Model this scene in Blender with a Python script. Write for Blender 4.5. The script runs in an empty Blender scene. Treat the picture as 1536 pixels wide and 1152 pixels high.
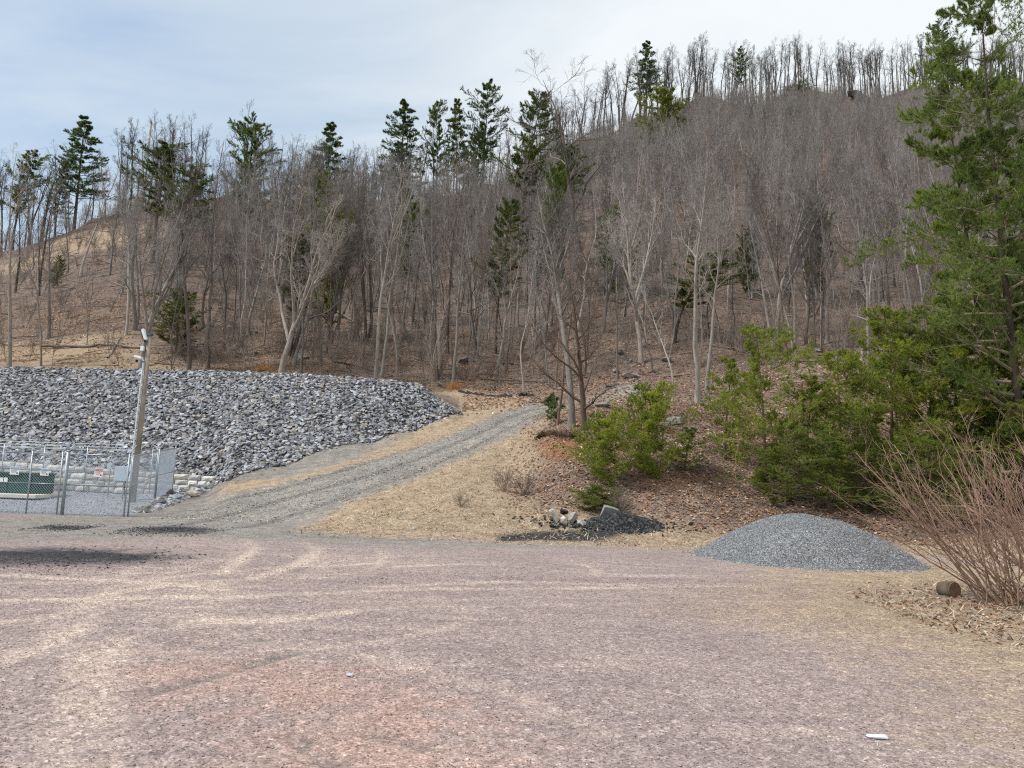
import bpy, bmesh, math, random
import numpy as np
from mathutils import Vector, Matrix, noise as mnoise

rng = np.random.default_rng(7)
random.seed(7)
sc = bpy.context.scene
COL = sc.collection
R_ = math.radians

# ------------------------------------------------------------------ camera
F_PX, PITCH, ROLL, HC = 1110.0, R_(7.0), R_(2.0), 1.8
Fv = np.array([0, math.cos(PITCH), math.sin(PITCH)])
R0 = np.array([1.0, 0, 0]); U0 = np.array([0, -math.sin(PITCH), math.cos(PITCH)])
Rv = math.cos(ROLL)*R0 + math.sin(ROLL)*U0
Uv = -math.sin(ROLL)*R0 + math.cos(ROLL)*U0
cam_d = bpy.data.cameras.new('camera'); cam = bpy.data.objects.new('camera', cam_d); COL.objects.link(cam)
M = Matrix.Identity(4)
for i in range(3):
    M[i][0] = Rv[i]; M[i][1] = Uv[i]; M[i][2] = -Fv[i]
M[2][3] = HC
cam.matrix_world = M
cam_d.sensor_fit = 'HORIZONTAL'; cam_d.sensor_width = 36; cam_d.lens = 36*F_PX/1536
cam_d.clip_start = 0.1; cam_d.clip_end = 6000
sc.camera = cam
sc.cycles.use_denoising = False; sc.cycles.filter_width = 1.15; sc.cycles.max_bounces = 6; sc.cycles.sample_clamp_indirect = 2.0; sc.cycles.sample_clamp_direct = 6.0; sc.cycles.diffuse_bounces = 3

def ray(px, py):
    d = Fv + Rv*(px-768)/F_PX + Uv*(576-py)/F_PX
    return d/d[1]
def at(px, py, Y):                       # point seen at a pixel, Y metres in front
    d = ray(px, py)
    return np.array([d[0]*Y, Y, HC+d[2]*Y])
def hor(px):                             # pixel row of the horizon
    return 576 + F_PX*math.tan(PITCH)/1.0 + (px-768)*math.tan(ROLL)
def tx(px):                              # lateral slope x/y of a pixel column
    return ray(px, hor(px))[0]

# ------------------------------------------------------------------ terrain profile
COLS = {
 -900: [(25.5,0.0),(33.1,.40),(33.4,1.4),(44,'p',551),(57,8.3),(120,'p',400)],
 -300: [(25.5,0.0),(33.1,.40),(33.4,1.4),(44,'p',550),(57,8.3),(122,'p',392)],
 0:    [(25.5,0.0),(33.1,.40),(33.4,1.4),(44,'p',553),(57,8.2),(125,'p',372)],
 100:  [(25.5,0.0),(33.1,.40),(33.4,1.35),(44,'p',554),(57,8.2),(135,'p',325)],
 200:  [(25.5,0.0),(33.1,.40),(33.4,1.3),(44,'p',556),(57,8.2),(142,'p',302)],
 315:  [(25.5,0.05),(30.5,.45),(33.1,.7),(33.4,1.2),(44,'p',558),(57,8.1),(152,'p',292)],
 345:  [(24.5,0.0),(31,'p',722),(44,'p',560),(57,8.0),(155,'p',292)],
 430:  [(24,0.0),(33.5,'p',700),(44,'p',562),(57,8.0),(162,'p',300)],
 560:  [(21.2,0.0),(28,'p',731),(37.5,'p',665),(44,'p',569),(58,7.9),(175,'p',300)],
 620:  [(20.9,0.0),(30,'p',712),(39.8,'p',648),(44,'p',577),(58,7.8),(180,'p',292)],
 690:  [(21,0.0),(33,'p',682),(43,'p',625),(50,'p',603),(60,'p',586),(187,'p',272)],
 780:  [(21.5,0.0),(27,'p',742),(37,'p',640),(47,'p',606),(58,'p',585),(72,'p',535),(198,'p',235)],
 860:  [(22,0.0),(24,'p',785),(28,'p',700),(31.5,'p',645),(45,'p',606),(60,'p',570),(208,'p',200)],
 950:  [(22.6,0.0),(24,.4),(28,'p',712),(31,'p',650),(45,'p',602),(60,'p',560),(220,'p',172)],
 1050: [(22,0.0),(24,.4),(28,'p',715),(31,'p',655),(45,'p',598),(60,'p',555),(232,'p',141)],
 1200: [(22.5,0.0),(24.5,.3),(28,'p',730),(32,'p',655),(50,'p',575),(70,'p',520),(255,'p',128)],
 1400: [(22.5,0.0),(24.5,.3),(29,'p',735),(33,'p',655),(50,'p',575),(70,'p',520),(275,'p',127)],
 1536: [(21.5,0.0),(24.5,.4),(29,'p',735),(33,'p',655),(50,'p',575),(70,'p',520),(285,'p',120)],
 2100: [(20,0.0),(24,.6),(29,'p',745),(33,'p',670),(50,'p',590),(70,'p',530),(300,'p',150)],
}
YG = np.arange(0, 900, 0.1)
cpx = sorted(COLS); ctx = np.array([tx(p) for p in cpx]); ZT = []; RIDGE = []
for p in cpx:
    ys, zs = [0.0], [0.0]
    for e in COLS[p]:
        if len(e) == 2: ys.append(e[0]); zs.append(e[1])
        else: ys.append(e[0]); zs.append(at(p, e[2], e[0])[2])
    RIDGE.append(ys[-1]); zr = zs[-1]
    rb, rd = np.interp(p, [200, 345, 900, 1050], [8, 12, 18, 22]), np.interp(p, [200, 345, 900, 1050], [3.5, 10, 19, 25])
    ys.insert(-1, ys[-1]-rb); zs.insert(-1, zr-rd)
    ys += [ys[-1]+12, ys[-1]+90, 900]; zs += [zr-1.5, zr-42, zr-90]
    z = np.interp(YG, ys, zs)
    if p > 335:
        k = np.hanning(17); k /= k.sum(); zz = np.convolve(np.pad(z, 8, mode='edge'), k, 'valid')
        z = zz
    ZT.append(z)
ZT = np.array(ZT)
def lat(ix, iy, seed):
    n = (ix*374761393 + iy*668265263 + seed*1442695041) & 0xffffffff
    n = ((n ^ (n >> 13))*1274126177) & 0xffffffff
    return ((n ^ (n >> 16)) & 0xffff)/65535.0
def vnoise(x, y, s, seed=0):
    x = np.asarray(x, float)/s; y = np.asarray(y, float)/s
    ix = np.floor(x).astype(np.int64); iy = np.floor(y).astype(np.int64); fx = x-ix; fy = y-iy
    fx = fx*fx*(3-2*fx); fy = fy*fy*(3-2*fy)
    a = lat(ix, iy, seed); b = lat(ix+1, iy, seed); c = lat(ix, iy+1, seed); d = lat(ix+1, iy+1, seed)
    return (a*(1-fx)+b*fx)*(1-fy)+(c*(1-fx)+d*fx)*fy*1.0 - 0.5
def fbm(x, y, s, oct=4, seed=0):
    r = 0; a = 1.0
    for o in range(oct):
        r = r + a*vnoise(x, y, s/2**o, seed+o*17); a *= 0.5
    return r
def sstep(a, b, v):
    t = np.clip((np.asarray(v, float)-a)/(b-a), 0, 1); return t*t*(3-2*t)
def H(x, y):
    x = np.atleast_1d(np.asarray(x, float)); y = np.atleast_1d(np.asarray(y, float))
    yy = np.clip(y, 0, 899); t = np.clip(x/np.maximum(y, 6.0), ctx[0], ctx[-1])
    k = np.clip(np.searchsorted(ctx, t)-1, 0, len(ctx)-2)
    w = (t-ctx[k])/(ctx[k+1]-ctx[k])
    g = yy*10; gi = np.clip(g.astype(int), 0, len(YG)-2); gf = g-gi
    za = ZT[k, gi]*(1-gf)+ZT[k, gi+1]*gf; zb = ZT[k+1, gi]*(1-gf)+ZT[k+1, gi+1]*gf
    z = za*(1-w)+zb*w
    z = z + 2.6*fbm(x, y, 26, 4, 3)*sstep(62, 100, y)*(1-0.5*sstep(120, 200, y))
    z = z + 0.5*fbm(x, y, 3.2, 3, 9)*sstep(50, 62, y)
    z = z + 0.30*fbm(x, y, 2.0, 3, 21)*sstep(22.5, 25, y)*sstep(-.05, .0, t)*(1-sstep(60, 70, y))
    z = z + 0.05*fbm(x, y, 4.0, 3, 5)*(1-sstep(24, 60, y)) + 0.012*fbm(x, y, .5, 2, 31)*(1-sstep(20, 30, y))
    return z
def h1(x, y): return float(H(x, y)[0])
def hit(px, py, ymin=3.0):
    d = ray(px, py); Y = np.concatenate([np.arange(ymin, 60, 0.05), np.arange(60, 320, 0.3)])
    z = HC+d[2]*Y; hz = H(d[0]*Y, Y)
    k = np.nonzero(z <= hz)[0]
    Yh = Y[k[0]] if len(k) else 300.0
    return np.array([d[0]*Yh, Yh, h1(d[0]*Yh, Yh)])
def P2(px, py):
    return tuple(hit(px, py)[:2])

# ------------------------------------------------------------------ material helpers
def newmat(name):
    m = bpy.data.materials.new(name); m.use_nodes = True
    nt = m.node_tree; b = nt.nodes['Principled BSDF']; b.inputs['Specular IOR Level'].default_value = 0.25
    return m, nt, b
def nd(nt, t, ins=None, **kw):
    n = nt.nodes.new(t)
    for k, v in kw.items(): setattr(n, k, v)
    for k, v in (ins or {}).items():
        s = n.inputs[k]
        if hasattr(v, 'links') or isinstance(v, bpy.types.NodeSocket): nt.links.new(v, s)
        else: s.default_value = v
    return n
def noise_n(nt, vec, scale, detail=4, rough=.6, dist=0):
    return nd(nt, 'ShaderNodeTexNoise', {'Vector': vec, 'Scale': scale, 'Detail': detail, 'Roughness': rough, 'Distortion': dist}).outputs['Fac']
def ramp_n(nt, fac, stops, interp='LINEAR'):
    n = nd(nt, 'ShaderNodeValToRGB', {'Fac': fac}); cr = n.color_ramp; cr.interpolation = interp
    while len(cr.elements) < len(stops): cr.elements.new(.5)
    for e, (p, c) in zip(cr.elements, stops):
        e.position = p; e.color = (c[0], c[1], c[2], 1) if not isinstance(c, (int, float)) else (c, c, c, 1)
    return n.outputs['Color']
def mixc(nt, fac, a, b, bt='MIX'):
    n = nd(nt, 'ShaderNodeMix', data_type='RGBA', blend_type=bt)
    for s, v in ((n.inputs[0], fac), (n.inputs[6], a), (n.inputs[7], b)):
        if isinstance(v, bpy.types.NodeSocket): nt.links.new(v, s)
        elif isinstance(v, (int, float)) and s == n.inputs[0]: s.default_value = v
        else: s.default_value = (v[0], v[1], v[2], 1) if not isinstance(v, (int, float)) else (v, v, v, 1)
    return n.outputs[2]
def mth(nt, op, a, b=0.0, c=0.0, clamp=False):
    n = nd(nt, 'ShaderNodeMath', operation=op); n.use_clamp = clamp
    for i, v in enumerate((a, b, c)):
        if isinstance(v, bpy.types.NodeSocket): nt.links.new(v, n.inputs[i])
        else: n.inputs[i].default_value = v
    return n.outputs[0]
def attr(nt, name, out='Fac'):
    return nd(nt, 'ShaderNodeAttribute', attribute_name=name).outputs[out]
def bump_n(nt, b, h, strength, dist):
    n = nd(nt, 'ShaderNodeBump', {'Height': h, 'Strength': strength, 'Distance': dist})
    nt.links.new(n.outputs[0], b.inputs['Normal'])
def simple(name, col, rough=.7, metal=0.0, var=.25, scale=6, bump=0.0):
    m, nt, b = newmat(name); tc = nd(nt, 'ShaderNodeTexCoord').outputs['Object']
    n = noise_n(nt, tc, scale, 5, .65)
    lo = [c*(1-var) for c in col]; hi = [min(1, c*(1+var)) for c in col]
    nt.links.new(ramp_n(nt, n, [(.3, lo), (.7, hi)]), b.inputs['Base Color'])
    b.inputs['Roughness'].default_value = rough; b.inputs['Metallic'].default_value = metal
    if bump: bump_n(nt, b, noise_n(nt, tc, scale*4, 4, .7), .6, bump)
    return m

# ground: colour layers with world-placed masks
def ground_mat():
    m, nt, b = newmat('ground_surface')
    pos = nd(nt, 'ShaderNodeNewGeometry').outputs['Position']
    nl = noise_n(nt, pos, .35, 5, .6); nm = noise_n(nt, pos, 2.2, 5, .65); nf = noise_n(nt, pos, 14, 4, .7)
    st = nd(nt, 'ShaderNodeMapping', {'Vector': pos, 'Scale': (.22, 1.3, 1)}).outputs[0]
    nst = noise_n(nt, st, 1.6, 6, .65, .6)
    v1 = nd(nt, 'ShaderNodeTexVoronoi', {'Vector': pos, 'Scale': 70.0, 'Randomness': 1.0}).outputs['Color']
    g1 = nd(nt, 'ShaderNodeSeparateColor', {'Color': v1}).outputs[0]
    v2 = nd(nt, 'ShaderNodeTexVoronoi', {'Vector': pos, 'Scale': 28.0, 'Randomness': 1.0}).outputs['Color']
    g2 = nd(nt, 'ShaderNodeSeparateColor', {'Color': v2}).outputs[1]
    v3 = nd(nt, 'ShaderNodeTexVoronoi', {'Vector': pos, 'Scale': 12.0, 'Randomness': 1.0}).outputs['Color']
    g3 = nd(nt, 'ShaderNodeSeparateColor', {'Color': v3}).outputs[2]
    def W(name, lo=.35, hi=.65, k=.9, fine=.4):       # mask with a ragged, noisy edge
        a = attr(nt, name)
        s = mth(nt, 'ADD', a, mth(nt, 'MULTIPLY', mth(nt, 'SUBTRACT', mth(nt, 'ADD', mth(nt, 'MULTIPLY', nm, 1-fine), mth(nt, 'MULTIPLY', nf, fine)), .5), k))
        return nd(nt, 'ShaderNodeMapRange', {'Value': s, 'From Min': lo, 'From Max': hi}).outputs[0]
    # mauve crushed stone lot
    lot = ramp_n(nt, mth(nt, 'ADD', mth(nt, 'MULTIPLY', nst, .6), mth(nt, 'MULTIPLY', nl, .4)),
                 [(.30, (.245, .197, .188)), (.47, (.297, .238, .223)), (.60, (.345, .280, .255)), (.74, (.42, .345, .292))])
    grain = ramp_n(nt, g1, [(0, .62), (.5, .97), (.85, 1.08), (1, 1.55)])
    grain2 = ramp_n(nt, g2, [(0, .74), (.5, 1.0), (.9, 1.08), (1, 1.45)])
    grain3 = ramp_n(nt, g3, [(0, .90), (.5, 1.0), (1, 1.12)])
    sw = noise_n(nt, nd(nt, 'ShaderNodeMapping', {'Vector': pos, 'Rotation': (0, 0, .35), 'Scale': (.16, .75, 1)}).outputs[0], 1.3, 7, .62, 1.6)
    lot = mixc(nt, ramp_n(nt, sw, [(.52, 0.0), (.70, .5)]), lot, (.42, .34, .29))
    lot = mixc(nt, ramp_n(nt, noise_n(nt, st, .9, 6, .65, 1.2), [(.56, 0.0), (.74, .55)]), lot, (.19, .17, .175))
    lot = mixc(nt, mth(nt, 'MULTIPLY', W('red', .2, .9, 1.7, .1), .72), lot, (.44, .29, .24))
    lot = mixc(nt, mth(nt, 'MULTIPLY', W('red', .3, .9, .1, .1), ramp_n(nt, noise_n(nt, pos, 1.6, 7, .7, 1.5), [(.54, 0.0), (.66, .5)])), lot, (.24, .15, .13))
    lot = mixc(nt, mth(nt, 'MULTIPLY', W('track', .12, .62, .55, .2), .9), lot, (.52, .425, .355))
    grey = ramp_n(nt, nm, [(.3, (.17, .158, .14)), (.7, (.30, .28, .25))])
    lot = mixc(nt, W('greyzone', .3, .8), lot, grey)
    yard = mixc(nt, nm, (.22, .225, .25), (.33, .335, .365))
    lot = mixc(nt, W('yard', .45, .55, .2), lot, yard)
    rampc = ramp_n(nt, mth(nt, 'ADD', mth(nt, 'MULTIPLY', nm, .6), mth(nt, 'MULTIPLY', nl, .4)), [(.32, (.16, .152, .138)), (.50, (.25, .24, .22)), (.60, (.33, .30, .25)), (.70, (.40, .35, .27))])
    lot = mixc(nt, W('ramp', .35, .65, .8), lot, rampc)
    lot = mixc(nt, mth(nt, 'MULTIPLY', W('rut', .2, .75, .7, .3), .75), lot, (.165, .15, .138))
    straw = ramp_n(nt, mth(nt, 'ADD', mth(nt, 'MULTIPLY', nf, .5), mth(nt, 'MULTIPLY', nm, .5)),
                   [(.33, (.17, .12, .085)), (.46, (.30, .225, .155)), (.58, (.40, .315, .22)), (.72, (.53, .44, .32))])
    c = mixc(nt, W('straw', .3, .7, 1.1), lot, straw)
    leaf = ramp_n(nt, mth(nt, 'ADD', mth(nt, 'MULTIPLY', g2, .35), mth(nt, 'MULTIPLY', nm, .65)),
                  [(.2, (.055, .044, .039)), (.42, (.120, .092, .077)), (.60, (.205, .152, .120)), (.85, (.38, .285, .22))])
    c = mixc(nt, W('leaf', .3, .7, 1.0), c, leaf)
    soil = mixc(nt, nm, (.17, .08, .045), (.27, .145, .085))
    c = mixc(nt, W('soil', .4, .8, .8), c, soil)
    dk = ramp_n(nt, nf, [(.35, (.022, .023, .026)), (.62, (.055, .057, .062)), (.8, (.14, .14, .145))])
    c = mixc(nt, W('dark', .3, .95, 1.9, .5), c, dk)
    c = mixc(nt, 1.0, c, grain, 'MULTIPLY'); c = mixc(nt, 1.0, c, grain2, 'MULTIPLY'); c = mixc(nt, 1.0, c, grain3, 'MULTIPLY')
    nt.links.new(c, b.inputs['Base Color']); b.inputs['Roughness'].default_value = .95; b.inputs['Specular IOR Level'].default_value = .1
    hgt = mth(nt, 'ADD', mth(nt, 'MULTIPLY', g1, .35), mth(nt, 'ADD', mth(nt, 'MULTIPLY', g2, .5), mth(nt, 'MULTIPLY', nf, 2.0)))
    bump_n(nt, b, hgt, .5, .022)
    return m
M_GROUND = ground_mat()

def bark_mat(name, lo, hi):
    m, nt, b = newmat(name); tc = nd(nt, 'ShaderNodeTexCoord').outputs['Object']
    oi = nd(nt, 'ShaderNodeObjectInfo')
    mp = nd(nt, 'ShaderNodeMapping', {'Vector': tc, 'Scale': (9, 9, 1.6)}).outputs[0]
    n = noise_n(nt, mp, 1.4, 5, .7); n2 = noise_n(nt, tc, .9, 3, .6)
    c = ramp_n(nt, mth(nt, 'ADD', mth(nt, 'MULTIPLY', n, .6), mth(nt, 'MULTIPLY', n2, .4)), [(.32, lo), (.68, hi)])
    c = mixc(nt, 1.0, c, oi.outputs['Color'], 'MULTIPLY')
    r = nd(nt, 'ShaderNodeMapRange', {'Value': oi.outputs['Random'], 'To Min': .72, 'To Max': 1.35}).outputs[0]
    c = nd(nt, 'ShaderNodeVectorMath', {0: c, 1: nd(nt, 'ShaderNodeCombineXYZ', {0: r, 1: r, 2: r}).outputs[0]}, operation='MULTIPLY').outputs[0]
    nt.links.new(c, b.inputs['Base Color']); b.inputs['Roughness'].default_value = .9; b.inputs['Specular IOR Level'].default_value = .1
    bump_n(nt, b, n, .7, .02)
    return m
M_BARK = bark_mat('grey_bark', (.10, .088, .078), (.33, .305, .28))
M_TWIG = bark_mat('twig_bark', (.15, .142, .135), (.32, .298, .275))
M_PBARK = bark_mat('pine_bark', (.06, .045, .036), (.16, .125, .10))
M_RED = bark_mat('red_stem_bark', (.095, .055, .042), (.46, .335, .26))
def needle_mat():
    m, nt, b = newmat('pine_needles'); oi = nd(nt, 'ShaderNodeObjectInfo'); tc = nd(nt, 'ShaderNodeTexCoord').outputs['Object']
    a = attr(nt, 'shade')
    c = ramp_n(nt, a, [(0, (.055, .078, .026)), (.5, (.10, .135, .038)), (1, (.175, .205, .055))])
    n = noise_n(nt, tc, .8, 3, .6)
    c = mixc(nt, ramp_n(nt, n, [(.35, 0.0), (.65, .55)]), c, mixc(nt, 1.0, c, (1.4, 1.2, .95), 'MULTIPLY'))
    c = mixc(nt, 1.0, c, oi.outputs['Color'], 'MULTIPLY')
    nt.links.new(c, b.inputs['Base Color']); b.inputs['Roughness'].default_value = .6
    tr = nd(nt, 'ShaderNodeBsdfTranslucent', {'Color': c}); mx = nd(nt, 'ShaderNodeMixShader', {0: .5})
    nt.links.new(b.outputs[0], mx.inputs[1]); nt.links.new(tr.outputs[0], mx.inputs[2])
    nt.links.new(mx.outputs[0], nt.nodes['Material Output'].inputs[0])
    return m
M_NEEDLE = needle_mat()
def attrcol_mat(name, rough=.85, bump=.02, scale=9, transl=0, con=.35):
    m, nt, b = newmat(name); tc = nd(nt, 'ShaderNodeNewGeometry').outputs['Position']
    n = noise_n(nt, tc, scale, 5, .7); c = attr(nt, 'tint', 'Color')
    c = mixc(nt, 1.0, c, ramp_n(nt, n, [(.3, 1-con), (.7, 1+con)]), 'MULTIPLY')
    nt.links.new(c, b.inputs['Base Color']); b.inputs['Roughness'].default_value = rough
    if bump: bump_n(nt, b, n, .6, bump)
    return m
M_ROCK = attrcol_mat('crushed_rock', .8, .03, 11)
M_STONE = attrcol_mat('wall_stone', .85, .03, 7, con=.3)
M_LITTER = attrcol_mat('dry_litter', .9, 0, 30, con=.2)

# ------------------------------------------------------------------ object helpers
def tag(o, label=None, cat=None, group=None, kind=None):
    if label: o['label'] = label
    if cat: o['category'] = cat
    if group: o['group'] = group
    if kind: o['kind'] = kind
    return o
def link(o, parent=None):
    COL.objects.link(o)
    if parent is not None: o.parent = parent
    return o
def mesh_np(name, V, Fq, mats, smooth=False, attrs=None, mi=None, Ft=None):
    me = bpy.data.meshes.new(name)
    V = np.asarray(V, np.float32); parts = []
    if Fq is not None and len(Fq): parts.append((np.asarray(Fq, np.int32), 4))
    if Ft is not None and len(Ft): parts.append((np.asarray(Ft, np.int32), 3))
    nf = sum(len(p) for p, _ in parts); loops = np.concatenate([p.ravel() for p, _ in parts])
    me.vertices.add(len(V)); me.vertices.foreach_set('co', V.ravel())
    me.loops.add(len(loops)); me.loops.foreach_set('vertex_index', loops)
    me.polygons.add(nf)
    tot = np.concatenate([np.full(len(p), k, np.int32) for p, k in parts]); st = np.concatenate([[0], np.cumsum(tot)[:-1]]).astype(np.int32)
    me.polygons.foreach_set('loop_start', st)
    try: me.polygons.foreach_set('loop_total', tot)
    except Exception: pass
    if mi is not None: me.polygons.foreach_set('material_index', np.asarray(mi, np.int32))
    me.polygons.foreach_set('use_smooth', np.full(nf, smooth))
    for k, (dom, typ, arr) in (attrs or {}).items():
        a = me.attributes.new(k, typ, dom)
        if typ == 'FLOAT': a.data.foreach_set('value', np.asarray(arr, np.float32))
        else:
            arr = np.asarray(arr, np.float32)
            if arr.shape[1] == 3: arr = np.concatenate([arr, np.ones((len(arr), 1), np.float32)], 1)
            a.data.foreach_set('color', arr.ravel())
    for mt in (mats if isinstance(mats, (list, tuple)) else [mats]): me.materials.append(mt)
    me.update(calc_edges=True); me.validate()
    return me
def empty(name, loc, label, cat, group=None, rz=0):
    o = bpy.data.objects.new(name, None); link(o); o.location = loc; o.rotation_euler = (0, 0, rz); o.empty_display_size = .3
    return tag(o, label, cat, group)
class MB:
    """collects simple solids into one mesh"""
    def __init__(s): s.bm = bmesh.new()
    def box(s, c, size, rot=None, bev=0.0):
        r = bmesh.ops.create_cube(s.bm, size=1.0); vs = r['verts']
        mt = Matrix.Translation(c) @ (rot.to_4x4() if rot is not None else Matrix.Identity(4)) @ Matrix.Diagonal((*size, 1))
        bmesh.ops.transform(s.bm, matrix=mt, verts=vs)
        if bev:
            es = list({e for v in vs for e in v.link_edges}); bmesh.ops.bevel(s.bm, geom=es, offset=bev, segments=2, affect='EDGES')
        return s
    def tube(s, a, b, r, r2=None, n=8):
        a = Vector(a); b = Vector(b); d = b-a
        rr = bmesh.ops.create_cone(s.bm, cap_ends=True, segments=n, radius1=r, radius2=r if r2 is None else r2, depth=d.length)
        q = Vector((0, 0, 1)).rotation_difference(d)
        bmesh.ops.transform(s.bm, matrix=Matrix.Translation((a+b)/2) @ q.to_matrix().to_4x4(), verts=rr['verts'])
        return s
    def build(s, name, mat, parent=None, smooth=False):
        me = bpy.data.meshes.new(name); s.bm.to_mesh(me); s.bm.free(); me.materials.append(mat)
        if smooth: me.polygons.foreach_set('use_smooth', [True]*len(me.polygons))
        o = bpy.data.objects.new(name, me); return link(o, parent)
def chunk(name, size, mat, seed, parent=None, cuts=10, noise_amp=.12, flat=False):
    """angular broken lump"""
    r = random.Random(seed); bm = bmesh.new()
    for k in range(cuts+8):
        v = Vector((r.uniform(-1, 1), r.uniform(-1, 1), r.uniform(-1, 1)))
        if flat: v = Vector((r.choice((-1, 1))*r.uniform(.6, 1), r.choice((-1, 1))*r.uniform(.6, 1), r.choice((-1, 1))))
        else: v = v.normalized()*r.uniform(.8, 1)
        bm.verts.new((v.x*size[0], v.y*size[1], v.z*size[2]))
    g = bmesh.ops.convex_hull(bm, input=bm.verts)
    bmesh.ops.delete(bm, geom=[v for v in bm.verts if not v.link_faces], context='VERTS')
    bmesh.ops.subdivide_edges(bm, edges=bm.edges[:], cuts=2, use_grid_fill=True)
    for v in bm.verts:
        v.co += Vector(mnoise.noise_vector(v.co*(2.2/max(size))+Vector((seed, 0, 0))))*noise_amp*min(size)
    me = bpy.data.meshes.new(name); bm.to_mesh(me); bm.free(); me.materials.append(mat)
    return link(bpy.data.objects.new(name, me), parent)

def in_poly(x, y, poly):
    x = np.asarray(x); y = np.asarray(y); ins = np.zeros(x.shape, bool); n = len(poly)
    for i in range(n):
        x0, y0 = poly[i]; x1, y1 = poly[(i+1) % n]
        if y0 == y1: continue
        c = ((y0 > y) != (y1 > y)) & (x < (x1-x0)*(y-y0)/(y1-y0)+x0); ins ^= c
    return ins
def seg_dist(x, y, pts):
    d = np.full(x.shape, 1e9)
    for (x0, y0), (x1, y1) in zip(pts[:-1], pts[1:]):
        L = (x1-x0)**2+(y1-y0)**2+1e-9; t = np.clip(((x-x0)*(x1-x0)+(y-y0)*(y1-y0))/L, 0, 1)
        d = np.minimum(d, np.hypot(x-x0-t*(x1-x0), y-y0-t*(y1-y0)))
    return d
def poly_w(x, y, poly, soft):
    """1 inside, 0 outside, soft metres wide transition around the border"""
    d = seg_dist(x, y, list(poly)+[poly[0]]); ins = in_poly(x, y, poly)
    return np.clip(.5+np.where(ins, d, -d)/soft*.5, 0, 1)

# ------------------------------------------------------------------ terrain mesh
xs = np.concatenate([-np.geomspace(21, 900, 60)[::-1], np.arange(-20.9, 21, .13), np.geomspace(21.1, 900, 60)])
ys = np.concatenate([-np.geomspace(2.2, 900, 16)[::-1], np.arange(-2, 35, .12), np.arange(35.1, 62, .3), np.arange(62, 320, 1.6), np.geomspace(322, 900, 12)])
X, Y = np.meshgrid(xs, ys); X = X.ravel(); Y = Y.ravel(); Z = H(X, Y)
nx = len(xs); ny = len(ys)
Tt = X/np.maximum(Y, 6)
lotedge_px = [(-200, 0), (0, 0)]
ramp_poly = [P2(*p) for p in [(215, 778), (330, 752), (430, 724), (560, 690), (640, 666), (700, 644), (755, 620), (800, 606), (850, 604), (905, 590), (950, 572), (962, 588), (930, 602), (870, 612), (812, 626), (760, 650), (700, 680), (640, 706), (590, 724), (520, 748), (440, 778), (380, 800), (250, 800)]]
bank_poly = [P2(*p) for p in [(440, 795), (520, 752), (620, 716), (720, 672), (800, 634), (830, 612), (860, 600), (950, 600), (1100, 600), (1400, 620), (1900, 640), (1900, 850), (1536, 850), (1400, 828), (1050, 826), (900, 815), (700, 808), (560, 806)]]
strip_poly = [P2(*p) for p in [(330, 732), (440, 702), (560, 668), (650, 640), (700, 612), (640, 578), (700, 582), (800, 598), (790, 612), (750, 624), (700, 650), (640, 672), (560, 696), (430, 730), (330, 752)]]
side_poly = [P2(*p) for p in [(1040, 820), (1140, 850), (1080, 880), (1010, 920), (1200, 960), (1330, 1010), (1420, 1090), (1500, 1152), (1700, 1300), (2600, 1200), (2600, 860), (1500, 842)]]
under_shrub = [P2(*p) for p in [(1330, 905), (1400, 885), (1700, 880), (1800, 960), (1536, 970), (1420, 950), (1350, 925)]]
leaf_poly = [P2(*p) for p in [(760, 735), (800, 700), (820, 640), (860, 605), (1100, 600), (1500, 600), (2400, 640), (2400, 830), (1400, 815), (1050, 800), (960, 785), (880, 760), (820, 770)]]
grey_poly = [P2(*p) for p in [(-900, 776), (0, 776), (200, 770), (330, 750), (560, 790), (700, 812), (900, 812), (900, 822), (640, 822), (440, 812), (300, 806), (130, 812), (0, 815), (-900, 815)]]
dark_sp = [([P2(*p) for p in [(-500, 818), (0, 822), (100, 820), (200, 824), (300, 834), (240, 846), (120, 850), (0, 850), (-500, 848)]], .8),
           ([P2(*p) for p in [(190, 793), (260, 788), (330, 795), (310, 801), (220, 801)]], .6),
           ([P2(*p) for p in [(740, 803), (800, 797), (880, 794), (985, 791), (985, 797), (930, 803), (900, 812), (820, 811), (750, 812)]], .25),
           ([P2(*p) for p in [(60, 790), (110, 789), (140, 792), (90, 795)]], .4)]
yard_poly = [(-60, 24.6), (at(187, 768, 24.6)[0]+.1, 24.6), (-13.9, 28.5), (-15.2, 34), (-60, 34)]
tracks = [[(-60, 1008), (60, 975), (110, 950), (150, 905), (170, 880), (260, 865), (420, 850), (560, 845)], [(-40, 935), (90, 925), (160, 890), (240, 878), (330, 876)],
          [(330, 860), (360, 840), (385, 822), (365, 808)], [(380, 868), (450, 845), (475, 825), (455, 812)],
          [(-60, 900), (120, 898), (400, 893), (600, 885), (1500, 880)], [(0, 862), (200, 872), (330, 885)], [(300, 930), (420, 930), (520, 918)],
          [(560, 985), (640, 1010), (760, 1040), (900, 1100)], [(170, 1152), (150, 1050), (180, 960)], [(90, 1152), (100, 1080), (130, 980)],
          [(560, 880), (760, 872), (1000, 878)], [(600, 850), (700, 846), (780, 850)]]
red_poly = [P2(*p) for p in [(190, 1000), (280, 985), (420, 990), (560, 1010), (680, 1060), (760, 1152), (700, 1250), (380, 1250), (360, 1150), (440, 1080), (330, 1050), (210, 1030)]]
crestY = lambda px: np.interp(px, [-900, 560, 640, 690], [44.6, 44.5, 44.3, 43.9])
toeY = lambda px: np.interp(px, [-900, 318, 330, 345, 430, 560, 620, 660, 692], [33.35, 33.35, 32, 31, 33.5, 37.5, 39.8, 41.3, 43.9])
pxT = lambda t: np.interp(t, ctx, cpx)
PXV = pxT(Tt)
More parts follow.
